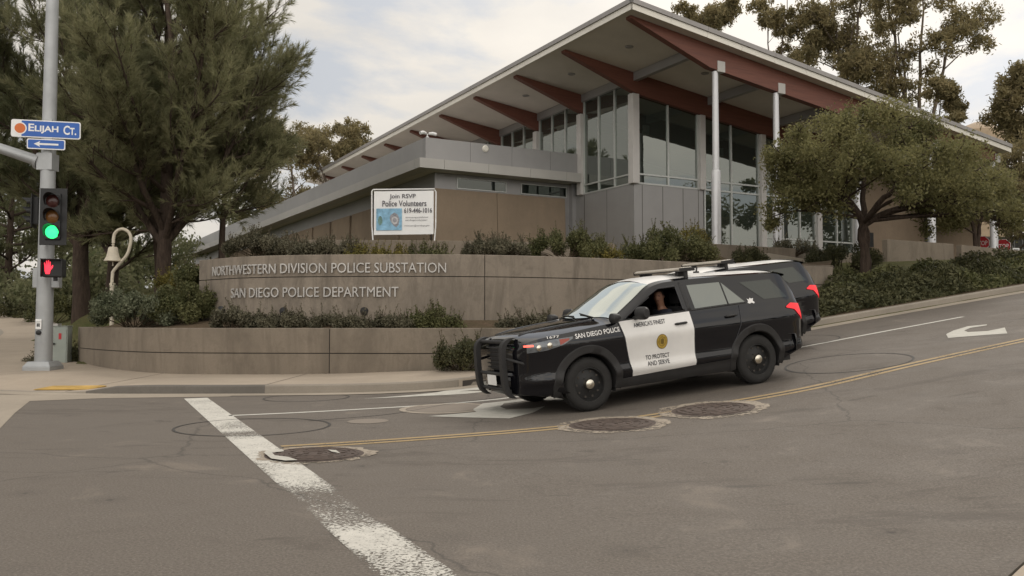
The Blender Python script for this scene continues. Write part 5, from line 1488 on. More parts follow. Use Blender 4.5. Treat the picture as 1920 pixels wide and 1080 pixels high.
# ---- ground cover along the kerb on the right
rng = np.random.default_rng(900); n = 62000
s = rng.uniform(8.5, 31, n); wtop = np.interp(s, [8.5, 11, 14, 18, 22, 26, 33], [1.2, 1.9, 2.6, 3.2, 3.9, 4.4, 4.9]); k = rng.uniform(0, 1, n)
v = 6.75 + k * wtop
X = ORG.x + U.x * s + V.x * v; Yp = ORG.y + U.y * s + V.y * v
g = np.array([_prof(a) for a in s]) + .10
hmax = np.interp(k, [0, .08, .25, .8, 1], [.10, .30, .50, .56, .45]) * np.interp(s, [8.5, 12, 33], [.7, 1, 1.05])
lump = .30 * np.sin(s * 1.3 + v * .9) + .26 * np.sin(s * 3.1 - v * 2.3) + .2 * np.sin(s * 6.9 + v * 4.3)
base = g + .04 * (v - 6.75)
Z = base + np.maximum(.04, (hmax + lump * hmax) * rng.uniform(.25, 1.0, n) ** .5)
vv_, ff_ = leaf_quads(rng, np.column_stack([X, Yp, Z]), .13, .42, .5)
msk = (np.sin(s * 1.7 + v * 1.1 + 2) + np.sin(s * .73 - v * 2.0) + rng.normal(size=n) * .25) > .75
q4 = vv_.reshape(-1, 4, 3)
for mk_, mat_, lab_ in ((~msk, 'shrub_dark', 'dense dark green ground cover along the uphill kerb'), (msk, 'shrub_green', 'lighter green patches growing through the ground cover on the uphill kerb')):
    a_ = q4[mk_].reshape(-1, 3); tag(mesh_np('ground_cover', a_, np.arange(len(a_)).reshape(-1, 4), M[mat_]), lab_, 'ground cover', kind='stuff')
# earth under it
rows = []
for s_ in np.linspace(7.5, 33.5, 40):
    wt_ = float(np.interp(s_, [8.5, 11, 14, 18, 22, 26, 33], [1.2, 1.9, 2.6, 3.2, 3.9, 4.4, 4.9])); row = []
    for k_ in np.linspace(0, 1.12, 7):
        v_ = 6.45 + k_ * wt_; p = xy(s_, v_); row.append(Vector((*p, _prof(s_) + .14 + .04 * (v_ - 6.45))))
    rows.append(row)
mb = MB(); mb.grid(rows); tag(mb.build('planting_bed', M['soil'], smooth='all'), kind='structure')
# ---- woodland closing the view at the left, a belt uphill (seen in the glass), and an unseen one added behind the viewer to darken reflections
def wood(name, label, boxes, seed, n, size, mat, dense_=0):
    rng = np.random.default_rng(seed); C = []
    for (x0, y0, x1, y1, zt, m) in boxes:
        for _ in range(m):
            t = rng.uniform(); x = x0 + (x1 - x0) * t + rng.normal() * 1.5; y = y0 + (y1 - y0) * t + rng.normal() * 1.5
            z = zg(x, y) + rng.uniform(0.0, zt) * (rng.uniform(.4, 1) if dense_ < 1 else 1); r = rng.uniform(1.0, 2.0)
            C.append(np.array([x, y, z]) + unit(rng.normal(size=(n, 3))) * r * rng.uniform(.3, 1, (n, 1)) * np.array([1, 1, .8]))
    v, f = leaf_quads(rng, np.concatenate(C), size, .5, 0.0)
    return tag(mesh_np(name, v, f, M[mat]), label, 'woodland', kind='stuff')
wood('woodland', 'dark wood closing the view beyond the pines', [(-50, 48, -27, 68, 15.0, 130), (-50, 42, -30, 50, 12, 50), (-30, 80, -12, 84, 9, 40), (-60, 60, -26, 72, 5, 100), (-34, 44, -19, 48, 3, 40)], 5, 420, .30, 'pine_leaf2')
wood('woodland', 'tree belt uphill beyond the right picture edge', [(50, -20, 62, 40, 8.5, 150), (46, 40, 60, 75, 7, 60), (60, -10, 66, 30, 14, 14)], 6, 330, .42, 'pine_leaf2', 1)

wood('woodland', 'unseen dark tree belt added behind the viewer to darken the car reflections', [(-45, -22, -5, -34, 9, 60), (-5, -34, 40, -30, 9, 60), (40, -30, 60, -20, 10, 30)], 7, 260, .5, 'pine_leaf2')

# ================================================================== the police car (local: x forward, y to its left, z up)
def carpaint(name, c, rough=0.12, coat=1.0):
    n = NT(name); v = n.coord(); f = n.noise(v, 3.0, 4); d = n.noise(v, 60, 2)
    n.set(Base_Color=n.ramp(f, [(0.3, tuple(x * .9 for x in c)), (0.7, c)]), Roughness=n.ramp(f, [(0.3, rough), (0.7, rough * 1.6)]))
    n.b.inputs['Specular IOR Level'].default_value = 0.55; n.b.inputs['Coat Weight'].default_value = coat; n.b.inputs['Coat Roughness'].default_value = 0.06
    return n.m
M['car_black'] = carpaint('black car paint', (0.007, 0.007, 0.009), 0.035, 0.0)
M['car_white'] = carpaint('white car paint', (0.80, 0.785, 0.76), 0.3, .3)
M['cladding'] = plain('black moulded plastic', (0.022, 0.021, 0.021), 0.6, 0, .15, 6)
M['rubber'] = plain('tyre rubber', (0.020, 0.019, 0.018), 0.85, 0, .2, 10)
M['rim'] = plain('black steel wheel', (0.018, 0.018, 0.018), 0.45, .2)
M['chrome'] = plain('chrome hub cap', (0.75, 0.70, 0.60), 0.22, 1.0, .1)
M['car_glass'] = glazing('windscreen glass', (0.10, 0.11, 0.10), 0.72, 0.35, .03)
M['side_glass'] = glazing('tinted side glass', (0.06, 0.07, 0.06), 0.24, 0.15, .02)
M['quarter_glass'] = glazing('dark quarter glass', (0.05, 0.05, 0.05), 0.09, 0.1, .04)
M['tail_red'] = emit('lit tail lamp', (1.0, 0.02, 0.03), 0.75, (0.3, 0.01, 0.015))
M['warn_red'] = emit('lit warning strip', (1.0, 0.12, 0.08), 2.2, (0.4, 0.05, 0.03))
M['head_clear'] = plain('head lamp cover', (0.16, 0.17, 0.18), 0.08, .3, .3, 20)
M['amber_lens'] = plain('amber side lens', (0.30, 0.05, 0.03), 0.2)
M['gold'] = plain('gold seal print', (0.40, 0.27, 0.045), 0.5, 0, .25, 30)
M['gold_dark'] = plain('dark gold print', (0.17, 0.11, 0.02), 0.5)
M['black_print'] = plain('black print', (0.03, 0.03, 0.035), 0.5)
M['white_print'] = plain('white print', (0.75, 0.74, 0.72), 0.5)
M['cabin'] = plain('dark cabin trim', (0.020, 0.019, 0.019), 0.8)
M['seat_cloth'] = plain('charcoal seat cloth', (0.035, 0.034, 0.036), 0.9)
M['bar_beige'] = plain('dull light bar cover', (0.42, 0.38, 0.32), 0.35, 0, .15)

PFW = Vector((1.136, 12.50)); PRW = Vector((3.881, 13.78))
zf = zr(*PFW); zb_ = zr(*PRW)
fw = Vector((*PFW, zf)); rw = Vector((*PRW, zb_))
Fv = (fw - rw).normalized()
Lv0 = Vector((-Fv.y, Fv.x, 0)).normalized()
Lv = Vector((Fv.y * -1, Fv.x, 0)); Lv = Vector((-Fv.y, Fv.x, 0)).normalized()
if Lv.y > 0: Lv = -Lv      # driver's side faces the viewer
Up = Fv.cross(Lv).normalized()
if Up.z < 0: Up = -Up
org = (fw + rw) / 2 - Lv * 0.955
CM = Matrix(((Fv.x, Lv.x, Up.x, org.x), (Fv.y, Lv.y, Up.y, org.y), (Fv.z, Lv.z, Up.z, org.z + 0.006), (0, 0, 0, 1)))
car = empty('police_car', (0, 0, 0)); car.matrix_world = CM
tag(car, 'black police utility car with white front door, white roof and push bar, on the hill', 'police car')
car.rotation_mode = 'XYZ'

prof = pchip([.20, .32, .42, .49, .52, .62, .80, .985, 1.015, 1.10, 1.2, 1.28], [.86, .925, .952, .990, .988, .966, .980, 1.003, .996, .968, .928, .90])
plan = pchip([-2.62, -2.55, -2.42, -2.2, -1.8, -1, 1.4, 1.75, 2.0, 2.2, 2.35, 2.44, 2.48], [.76, .85, .915, .96, .985, 1, 1, .99, .965, .925, .86, .77, .68])
zs_c = pchip([-2.62, -2.5, -2.2, -1.5, 0, .9, 1.3, 1.7, 2.05, 2.3, 2.42, 2.48], [1.12, 1.21, 1.262, 1.265, 1.235, 1.21, 1.185, 1.15, 1.12, 1.085, 1.04, .95])
ze_c = pchip([-2.62, -2.56, -2.46, -2.33, -2.12, -1.6, -.6, -.1, .18, .50, .86, 1.02], [1.12, 1.27, 1.48, 1.665, 1.695, 1.71, 1.725, 1.715, 1.67, 1.48, 1.27, 1.19])
zc_c = pchip([-2.62, -2.58, -2.48, -2.36, -2.15, -1.4, -.5, 0, .25, .6, .95, 1.18, 1.5, 1.9, 2.2, 2.38, 2.46, 2.48], [1.14, 1.30, 1.52, 1.735, 1.77, 1.795, 1.825, 1.815, 1.77, 1.59, 1.39, 1.275, 1.25, 1.215, 1.175, 1.12, 1.05, .98])
zb_c = pchip([-2.62, -2.3, -1.9, -1.2, 1.2, 1.8, 2.2, 2.48], [.50, .40, .30, .26, .26, .28, .30, .34])
def Wd(x, z):
    zs = zs_c(x); w = prof(min(z, zs)) * plan(x)
    if z > zs: w -= (z - zs) * .46
    # upper side is fuller at the nose: keep the corner rounded
    return w
def ze_(x): return max(zs_c(x), ze_c(x)) if x < 1.03 else zs_c(x)
def Ttop(x, y):
    ze = ze_(x); yr = Wd(x, ze); k = min(1, abs(y) / yr); p = 2.3 if x < 1.0 else 2.8
    return ze + (max(zc_c(x), ze) - ze) * (1 - k ** p)
NXS = 190; NB, NG, NTp = 24, 18, 14
xs = [-2.62 + 5.10 * i / (NXS - 1) for i in range(NXS)]
AXF, AXR, RW = 1.52, -1.52, 0.382
def inwin(x, z):   # open driver's window
    if not (-.235 < x < .84): return False
    zt = ze_(x) - .055; zt = min(zt, 1.635)
    return zs_c(x) + .022 < z < zt and z < np.interp(x, [-.235, -.20, .12, .84], [1.62, 1.635, 1.62, 1.235])
def drop(x, z, y, row):
    for ax in (AXF, AXR):
        if row < NB and (x - ax) ** 2 + (z - RW) ** 2 < .455 ** 2: return True
    if NB <= row < NB + NG and y > 0 and inwin(x, z): return True
    return False
body = MB(); body_roof = MB()
def section(x):
    zs = zs_c(x); ze = ze_(x); zb = zb_c(x); P = []
    for i in range(NB + 1):
        z = zb + (zs - zb) * i / NB; P.append((Wd(x, z), z))
    for i in range(1, NG + 1):
        z = zs + (ze - zs) * i / NG; P.append((Wd(x, z), z))
    yr = Wd(x, ze)
    for i in range(1, NTp + 1):
        y = yr * (1 - i / NTp); P.append((y, Ttop(x, y)))
    return P
secs = [section(x) for x in xs]
NR = NB + NG + NTp
for side in (1, -1):
    base = len(body.v)
    for x, P in zip(xs, secs):
        body.v += [(x, side * y, z) for y, z in P]
    for i in range(NXS - 1):
        for j in range(NR):
            xm = (xs[i] + xs[i+1]) / 2; zm = (secs[i][j][1] + secs[i][j+1][1]) / 2
            if drop(xm, zm, side, j): continue
            a = base + i * (NR + 1) + j; b = a + NR + 1
            f = (a, b, b + 1, a + 1) if side < 0 else (a, a + 1, b + 1, b)
            body.f.append(f)
            white = (j >= NB + NG + 2 and -2.26 < xm < .22)
            body.m.append(1 if white else 0)
    # nose and tail closures
for ix in (0, NXS - 1):
    x = xs[ix]; P = secs[ix]; base = len(body.v)
    ring_ = [(x, y, z) for y, z in P] + [(x, -y, z) for y, z in reversed(P[:-1])]
    body.v += ring_; body.f.append(tuple(base + i for i in range(len(ring_)))); body.m.append(0)
bo = body.build('body', [M['car_black'], M['car_white']], car, smooth=True, fix=False)
bm = bmesh.new(); bm.from_mesh(bo.data); bmesh.ops.remove_doubles(bm, verts=bm.verts, dist=.0008); bmesh.ops.recalc_face_normals(bm, faces=bm.faces); bm.to_mesh(bo.data); bm.free()
bo.data.set_sharp_from_angle(angle=radians(45))
# underside
mb = MB(); mb.box((-2.3, -.80, .28), (2.2, .80, .36)); mb.box((-1.0, -.84, .30), (1.0, .84, .45)); mb.build('underbody', M['cladding'], car)
def side_patch(name, mat, xr, zlo, zhi, off=.005, nx=24, nz=12, side=1, parent=None):
    rows = []
    for i in range(nx + 1):
        k = i / nx; row = []
        for j in range(nz + 1):
            t = j / nz; x0 = xr[0](t) if callable(xr[0]) else xr[0]; x1 = xr[1](t) if callable(xr[1]) else xr[1]
            x = x0 + (x1 - x0) * k; lo = zlo(x) if callable(zlo) else zlo; hi = zhi(x) if callable(zhi) else zhi
            z = lo + (hi - lo) * t; row.append(Vector((x, side * (Wd(x, z) + off), z)))
        rows.append(row)
    mb = MB(); mb.grid(rows); return mb.build(name, mat, parent or car, smooth='all')
def side_line(pts, r, name, mat, side=1, off=.0, parent=None, closed=False, n=6):
    P = []
    q = pts + ([pts[0]] if closed else [])
    for a, b in zip(q, q[1:]):
        m = max(1, int(math.hypot(b[0]-a[0], b[1]-a[1]) / .05))
        for i in range(m):
            x = a[0] + (b[0]-a[0])*i/m; z = a[1] + (b[1]-a[1])*i/m; P.append(Vector((x, side * (Wd(x, z) + off), z)))
    x, z = q[-1]; P.append(Vector((x, side * (Wd(x, z) + off), z)))
    mb = MB(); mb.tube(P, r, n); return mb.build(name, mat, parent or car, smooth='all')
for side in (1, -1):
    # white front door
    door = side_patch('front_door', M['car_white'], (lambda t: .80 + .145 * t, lambda t: -.315 + .0 * t), lambda x: .405 + .03 * (0.8 - x), lambda x: zs_c(x) + .004, .007, 26, 20, side)
    tag(door, 'white front door')
    def door_seam(pts): side_line(pts, .006, 'seam', M['black_print'], side, .004, bo)
    door_seam([(.81, .40), (.955, 1.20)]); door_seam([(-.325, .43), (-.325, 1.23)]); door_seam([(-1.27, 1.25), (-1.20, .95), (-1.05, .62), (-1.0, .45)])
    for hx, par in ((-.10, door), (-1.05, car)):
        mb = MB(); z = 1.085 if hx > -.5 else 1.11
        mb.tube([Vector((hx - .11, side * (Wd(hx, z) + .012), z + .004)), Vector((hx - .08, side * (Wd(hx, z) + .035), z + .004)), Vector((hx + .08, side * (Wd(hx, z) + .035), z)), Vector((hx + .11, side * (Wd(hx, z) + .012), z - .002))], [.012, .018, .018, .012], 8)
        mb.build('handle', M['cladding'], par, smooth='all')
    # plastic rocker and arches
    side_patch('rocker', M['cladding'], (1.06, -1.06), lambda x: .262, lambda x: .405 + .03 * (.8 - x) - .004, .010, 20, 5, side)
    for ax in (AXF, AXR):
        rows = []
        for i in range(41):
            t = radians(-14 + 208 * i / 40); row = []
            for rr, o in ((.432, -.10), (.436, .012), (.45, .024), (.545, .020), (.56, -.004)):
                x = ax + rr * cos(t); z = max(.24, RW + rr * sin(t) * 1.0); row.append(Vector((x, side * (Wd(x, z) + o), z)))
            rows.append(row)
        mb = MB(); mb.grid(rows); mb.build('wheel_arch', M['cladding'], car, smooth=True)
        mb = MB(); rows = []
        for i in range(25):
            t = radians(-20 + 220 * i / 24); rows.append([Vector((ax + .452 * cos(t), side * .93, RW + .452 * sin(t))), Vector((ax + .452 * cos(t), side * .55, RW + .452 * sin(t)))])
        mb.grid(rows); mb.build('wheel_well', M['cabin'], car)
    # wheels
    for ax in (AXF, AXR):
        steer = radians(0)
        T = Matrix.Translation((ax, side * .842, RW)) @ Matrix.Rotation(steer, 4, 'Z') @ Matrix.Rotation(-pi/2 * side, 4, 'X')
        wh = empty('wheel'); wh.parent = car; wh.matrix_local = T
        mb = MB(); mb.lathe([(.235, -.11), (.30, -.118), (.345, -.112), (.372, -.085), (.382, -.04), (.3825, .04), (.372, .085), (.345, .112), (.30, .118), (.245, .108), (.235, .09)], None, 48)
        for k in range(48):   # tread blocks
            t = 2*pi*k/48; R_ = Matrix.Rotation(t, 4, 'Z')
            mb.box((.379, -.018, -.075), (.3855, .018, -.01), M=R_); mb.box((.379, -.012, .01), (.3855, .024, .075), M=R_)
        mb.build('tyre', M['rubber'], wh, smooth=True)
        mb = MB(); mb.lathe([(.238, .098), (.228, .10), (.222, .07), (.205, .045), (.165, .05), (.11, .062), (.075, .066), (0, .066)], None, 40)
        for k in range(5):
            R_ = Matrix.Rotation(2*pi*k/5 + .3, 4, 'Z'); mb.lathe([(.0, .012), (.012, .012), (.012, 0)], R_ @ Matrix.Translation((.10, 0, .066)), 6)
        rim = mb.build('rim', M['rim'], wh, smooth=True)
        mb = MB()
        for k in range(10):
            t = 2*pi*k/10; mb.lathe([(.0, .0), (.017, .0), (.017, -.02)], Matrix.Translation((.185*cos(t), .185*sin(t), .0555)), 10)
        mb.build('vent', M['joint'], rim)
        mb = MB(); mb.lathe([(.078, .06), (.078, .10), (.066, .122), (.035, .134), (0, .137)], None, 28); mb.build('hub_cap', M['chrome'], wh, smooth=True)
    # glass along the side
    if side < 0:
        side_patch('front_window', M['side_glass'], (.80, -.235), lambda x: zs_c(x) + .022, lambda x: max(zs_c(x) + .025, min(1.635, float(np.interp(x, [-.235, .12, .80], [1.635, 1.62, 1.25])))), .004, 20, 6, side)
    side_patch('rear_window', M['side_glass'], (-.44, lambda t: -1.06 + 0.0 * t), lambda x: zs_c(x) + .03, lambda x: 1.635, .004, 14, 6, side)
    side_patch('rear_vent_window', M['side_glass'], (-1.09, -1.40), lambda x: zs_c(x) + .03, lambda x: float(np.interp(x, [-1.40, -1.09], [zs_c(-1.4) + .035, 1.625])), .004, 10, 4, side)
    side_patch('quarter_window', M['quarter_glass'], (lambda t: -1.80 + .36 * t, lambda t: -2.30 + .22 * t), lambda x: zs_c(x) + .035, lambda x: 1.60, .004, 14, 6, side)
    side_line([(.86, zs_c(.86) + .01), (.45, zs_c(.45) + .012), (-.24, zs_c(-.24) + .012), (-1.42, zs_c(-1.42) + .015)], .012, 'belt_moulding', M['cladding'], side, .0)
    side_line([(-.235, 1.25), (-.235, 1.635), (.10, 1.625), (.30, 1.535), (.60, 1.37), (.83, 1.235)], .018, 'window_frame', M['car_black'], side, -.004)
    side_line([(-.335, 1.25), (-.335, 1.68)], .04, 'pillar', M['cladding'], side, -.022)
    side_line([(-1.075, 1.27), (-1.075, 1.64)], .013, 'window_divider', M['cladding'], side, 0)
    # head lamp and tail lamp wrap round the corners
    hl = side_patch('headlight', M['head_clear'], (1.74, 2.40), lambda x: float(np.interp(x, [1.74, 1.9, 2.15, 2.40], [1.060, .985, .93, .915])), lambda x: float(np.interp(x, [1.74, 2.1, 2.40], [1.085, 1.070, 1.035])), .008, 22, 6, side)
    side_patch('side_lens', M['amber_lens'], (1.80, 1.95), lambda x: float(np.interp(x, [1.80, 1.95], [1.045, .985])), lambda x: 1.066, .0115, 6, 3, side, hl)
    for lx, lz in ((2.10, .995), (2.25, .975)):
        mb = MB(); y = Wd(lx, lz); mb.lathe([(.0, .012), (.03, .010), (.042, .0)], Matrix.Translation((lx, side*(y + .010), lz)) @ Matrix.Rotation(-pi/2*side, 4, 'X'), 16); mb.build('lamp_lens', M['chrome'], hl, smooth='all')
    side_patch('daytime_strip', M['warn_red'], (2.32, 2.43), lambda x: 1.0, lambda x: 1.025, .012, 6, 2, side, hl)
    def tl_poly(k0, k1): pass
    tlm = MB()
    rows = []
    for i in range(13):
        k = i / 12; x = -2.20 - .40 * k; top = np.interp(k, [0, .3, 1], [1.150, 1.20, 1.165]); bot = np.interp(k, [0, .45, .62, 1], [1.130, 1.09, 1.00, .90])
        rows.append([Vector((x, side * (Wd(x, bot + (top - bot) * j / 5) + .012), bot + (top - bot) * j / 5)) for j in range(6)])
    tlm.grid(rows); tlm.build('tail_light', M['tail_red'], car, smooth='all')
    # mirrors
    mb = MB(); mx_ = .64
    mb.tube([Vector((mx_ + .02, side * .90, 1.235)), Vector((mx_ + .02, side * 1.00, 1.245))], .03, 8)
    prof_m = [(.0, .0), (.05, .075), (.11, .095), (.155, .09), (.165, .0)]
    mm_ = []
    for i in range(9):
        k = i / 8; y = .97 + .25 * k; sc_ = (1 - (2*k - 1) ** 6 * .35)
        mm_.append([Vector((mx_ + .075 * sin(t) * sc_ - .0, side * y, 1.305 + .095 * cos(t) * sc_)) for t in np.linspace(0, 2*pi, 17)])
    mb.grid(mm_); mb.f.append(tuple(len(mb.v) - 17 + i for i in range(16))); mb.m.append(0)
    mb.build('mirror', M['cladding'], car, smooth=True)
    # pillar spotlight
    mb = MB(); c0 = Vector((.95, side * .91, 1.215)); mb.tube([c0, c0 + Vector((.06, side * .05, .04))], .018, 8)
    mb.tube([c0 + Vector((-.02, side*.05, .06)), c0 + Vector((.03, side*.05, .06)), c0 + Vector((.12, side*.06, .055)), c0 + Vector((.135, side*.06, .055))], [.03, .062, .075, .07], 14); mb.build('spotlight', M['cladding'], car, smooth='all')
# white emblem on the rear quarter
mb = MB(); em = [(-.07,-.03),(-.03,-.045),(0,-.03),(.05,-.05),(.07,-.03),(.045,-.005),(.07,.035),(.03,.03),(.0,.045),(-.02,.02),(-.06,.035),(-.05,.0)]
mb.prism(em, 0, 0, lambda x, z, h: (-1.52 - x, Wd(-1.52 - x, 1.30 + z) + .008, 1.30 + z)); mb.f = mb.f[:len(em)-2]; mb.m = mb.m[:len(em)-2]; mb.build('emblem', M['white_print'], bo)
# lettering on the driver's side
def side_text(txt, x_left, w, z, h, mat, parent, slope=0.0, bold=0.01, off=.0115, side=1):
    v, fs = text_polys(txt, w=w, h=h, bold=bold); mb = MB()
    mb.add([(x_left - a, Wd(x_left - a, z + b + slope * a) + off, z + b + slope * a) for a, b, c in v], fs)
    return mb.build('lettering', mat, parent, fix=False)
dl_ = [c for c in car.children if c.name.startswith('front_door')][0]
side_text('SAN DIEGO POLICE', 1.70, .74, 1.045, .068, M['white_print'], bo, .04, .02, .006)
side_text("AMERICA'S FINEST", .72, .56, 1.105, .066, M['black_print'], dl_, 0.02, .014)
side_text('TO PROTECT', .57, .42, .615, .066, M['black_print'], dl_, .0, .014)
side_text('AND SERVE', .55, .385, .525, .066, M['black_print'], dl_, .0, .014)
def seal(r, mat, off, rz_=1.0, n=32):
    mb = MB(); c = (.27, .855); pts = [(c[0] + r * cos(t), c[1] + r * rz_ * sin(t)) for t in np.linspace(0, 2*pi, n + 1)[:-1]]
    mb.add([(*((x, Wd(x, z) + off, z)),) for x, z in [c] + pts], [(0, i + 1, (i + 1) % n + 1) for i in range(n)]); return mb.build('seal', mat, dl_)
seal(.098, M['gold_dark'], .010, 1.12); seal(.090, M['gold'], .0115, 1.12); seal(.062, M['gold_dark'], .0125, 1.12); seal(.056, M['gold'], .0135, 1.12)
mb = MB()
for dx, z0, z1, w in ((-.02, .82, .89, .008), (.0, .815, .90, .010), (.02, .82, .89, .008)): mb.add([(.27 + dx + s_ * w, Wd(.27, zz) + .015, zz) for s_, zz in ((-1, z0), (1, z0), (1, z1), (-1, z1))], [(0, 1, 2, 3)])
mb.build('seal_figure', M['gold_dark'], dl_)
side_text('1677', 2.12, .18, 1.088, .035, M['white_print'], bo, .0, .01, .012)
# windscreen, rear screen, wipers
rows = []
for i in range(25):
    y = -.80 + 1.60 * i / 24; a = abs(y); x0 = 1.155 - .17 * (a / .8) ** 2; x1 = .285 - .10 * (a / .8) ** 2; row = []
    for j in range(15):
        t = j / 14; x = x0 + (x1 - x0) * t; yy = y * (1 - .20 * t); row.append(Vector((x + .004, yy, Ttop(x, yy) + .007)))
    rows.append(row)
mb = MB(); mb.grid(rows); ws = mb.build('windscreen', M['car_glass'], car, smooth='all')
mb = MB()
for y0, y1 in ((.55, .02), (-.05, -.55)): mb.tube([Vector((1.13, y0, Ttop(1.13, y0) + .025)), Vector((1.06, y1, Ttop(1.06, y1) + .025))], .010, 6)
mb.build('wiper', M['cladding'], car)
rows = []
for i in range(13):
    y = -.62 + 1.24 * i / 12; rows.append([Vector((-2.27 - .25 * t / 6 - .012, y * (1 + .1 * t / 6), Ttop(-2.27 - .25 * t / 6, y) + .008)) for t in range(7)])
mb = MB(); mb.grid(rows); mb.build('rear_screen', M['quarter_glass'], car, smooth='all')
# bonnet ridges
for y0, y1 in ((.52, .40), (-.52, -.40)):
    P = [Vector((x, y0 + (y1 - y0) * (1.1 - x) / -1.2, 0)) for x in np.linspace(1.12, 2.30, 16)]
    mb = MB(); mb.tube([Vector((p.x, p.y, Ttop(p.x, p.y) - .012)) for p in P], .026, 8); mb.build('bonnet_ridge', M['car_black'], bo, smooth='all')
# nose: grille, bumper, plate, push bar
mb = MB(); rows = [[Vector((2.50 - .10 * (abs(y) / .62) ** 2, y, z)) for z in np.linspace(.66, 1.0, 6)] for y in np.linspace(-.60, .60, 15)]
mb.grid(rows); gr_ = mb.build('grille', M['cladding'], car, smooth='all')
mb = MB()
for z in (.69, .75, .81, .87, .93, .98): mb.tube([Vector((2.515 - .10 * (abs(y)/.62) ** 2, y, z)) for y in np.linspace(-.58, .58, 13)], .010, 6)
mb.build('grille_bar', M['rim'], gr_)
rows = []
for i in range(31):
    y = -.97 + 1.94 * i / 30; x = 2.56 - .62 * (abs(y) / .97) ** 3.2; rows.append([Vector((x - .10, y, .30)), Vector((x - .01, y, .345)), Vector((x, y, .42)), Vector((x, y, .58)), Vector((x - .03, y, .63)), Vector((x - .14, y, .65))])
mb = MB(); mb.grid(rows); mb.build('front_bumper', M['car_black'], car, smooth='all')
rows = []
for i in range(31):
    y = -.95 + 1.90 * i / 30; x = -2.70 + .38 * (abs(y) / .95) ** 4; rows.append([Vector((x + .2, y, .40)), Vector((x + .02, y, .44)), Vector((x, y, .60)), Vector((x + .02, y, .70)), Vector((x + .16, y, .72))])
mb = MB(); mb.grid(rows); mb.build('rear_bumper', M['cladding'], car, smooth='all')
for s in (-1, 1):
    path = [(2.50, .28), (2.58, .36), (2.615, .50), (2.62, .75), (2.61, .97), (2.58, 1.06), (2.50, 1.12), (2.42, 1.135)]
    sp = spline([(a, b, 0) for a, b in path], 4); n_ = len(sp); vs = []
    for p in sp: vs += [(p.x + .035, s * .46 - .05, p.y), (p.x + .035, s * .46 + .05, p.y), (p.x - .045, s * .46 + .05, p.y - .01), (p.x - .045, s * .46 - .05, p.y - .01)]
    fs = [(i*4+a, i*4+(a+1) % 4, (i+1)*4+(a+1) % 4, (i+1)*4+a) for i in range(n_-1) for a in range(4)] + [(3, 2, 1, 0), tuple(n_*4-4+i for i in range(4))]
    pbar = MB(); pbar.add(vs, fs); pb2 = pbar.build('push_bar', M['cladding'], car, smooth=True, bevel=.012)
mb = MB()
for z, x in ((1.075, 2.54), (.62, 2.59), (.40, 2.57)): mb.tube([(x, -.43, z), (x, .43, z)], .026, 10)
for s in (-1, 1): mb.tube([(2.58, s*.46, .85), (2.50, s*.72, .80), (2.25, s*.82, .70)], .020, 8)
mb.build('crossbar', M['cladding'], pb2, smooth=True)
mb = MB(); mb.box((2.60, -.153, .45), (2.61, .153, .60)); pl = mb.build('licence_plate', M['white_print'], car, bevel=.004)
# light bar
lb = MB(); ex = [(-.68, 1.865), (-.70, 1.895), (-.64, 1.915), (-.46, 1.915), (-.40, 1.895), (-.42, 1.865)]
lb.prism(ex, -.63, .63, lambda x, z, h: (x, h, z)); lbo = lb.build('light_bar', M['bar_beige'], car, bevel=.012)
mb = MB(); mb.box((-.69, -.63, 1.855), (-.41, .63, 1.864)); mb.box((-.69, .632, 1.85), (-.41, .65, 1.905)); mb.box((-.69, -.65, 1.85), (-.41, -.632, 1.905))
for s in (-1, 1): mb.box((-.62, s*.46 - .04, Ttop(-.55, .46) - .01), (-.48, s*.46 + .04, 1.854)); mb.box((-.57, s*.61 - .015, Ttop(-.55, .61) - .02), (-.51, s*.61 + .015, 1.862))
mb.build('mounting_foot', M['cladding'], lbo)
mb = MB(); mb.tube([(-1.2, .0, Ttop(-1.2, 0)), (-1.22, 0, Ttop(-1.2, 0) + .10)], .014, 8); mb.tube([(-1.2, 0, Ttop(-1.2, 0) - .01), (-1.2, 0, Ttop(-1.2, 0) + .03)], .05, 12); mb.build('roof_aerial', M['cladding'], car)
mb = MB()   # inside: floor, dash, seats, partition
mb.box((-2.2, -.80, .36), (1.3, .80, .50)); mb.box((.62, -.76, .60), (1.10, .76, 1.17)); mb.box((-.72, -.70, .5), (-.68, .70, 1.58)); mb.box((-.66, -.66, 1.62), (.1, .66, 1.66))
mb.build('cabin', M['cabin'], car)
for s in (1, -1):
    mb = MB(); mb.box((-.42, s*.38 - .25, .50), (.12, s*.38 + .25, .76)); mb.box((-.56, s*.38 - .25, .76), (-.38, s*.38 + .25, 1.32)); mb.box((-.55, s*.38 - .13, 1.36), (-.43, s*.38 + .13, 1.53)); mb.tube([(-.49, s*.38, 1.30), (-.49, s*.38, 1.40)], .03, 6)
    mb.build('seat', M['seat_cloth'], car, bevel=.05)
mb = MB(); cS = Vector((.43, .38, 1.08)); ax_ = Vector((-.9, 0, .42)).normalized(); u_ = Vector((0, 1, 0)); w_ = ax_.cross(u_)
mb.tube([cS + (u_ * cos(t) + w_ * sin(t)) * .185 for t in np.linspace(0, 2*pi, 25)], .016, 8, caps=False); mb.tube([cS, cS - ax_ * .25], .03, 8); mb.tube([cS - u_ * .18, cS + u_ * .18], .018, 6); mb.build('steering_wheel', M['cabin'], car, smooth='all')

# rear spoiler
mb = MB(); rows = []
for i in range(15):
    y = -.66 + 1.32 * i / 14; z = Ttop(-2.25, y) + .004; rows.append([Vector((-2.20, y, z - .004)), Vector((-2.40, y * .99, z - .012)), Vector((-2.46, y * .98, z - .03)), Vector((-2.45, y * .98, z - .055)), Vector((-2.30, y * .98, z - .06))])
mb.grid(rows); mb.build('spoiler', M['car_black'], car, smooth='all')
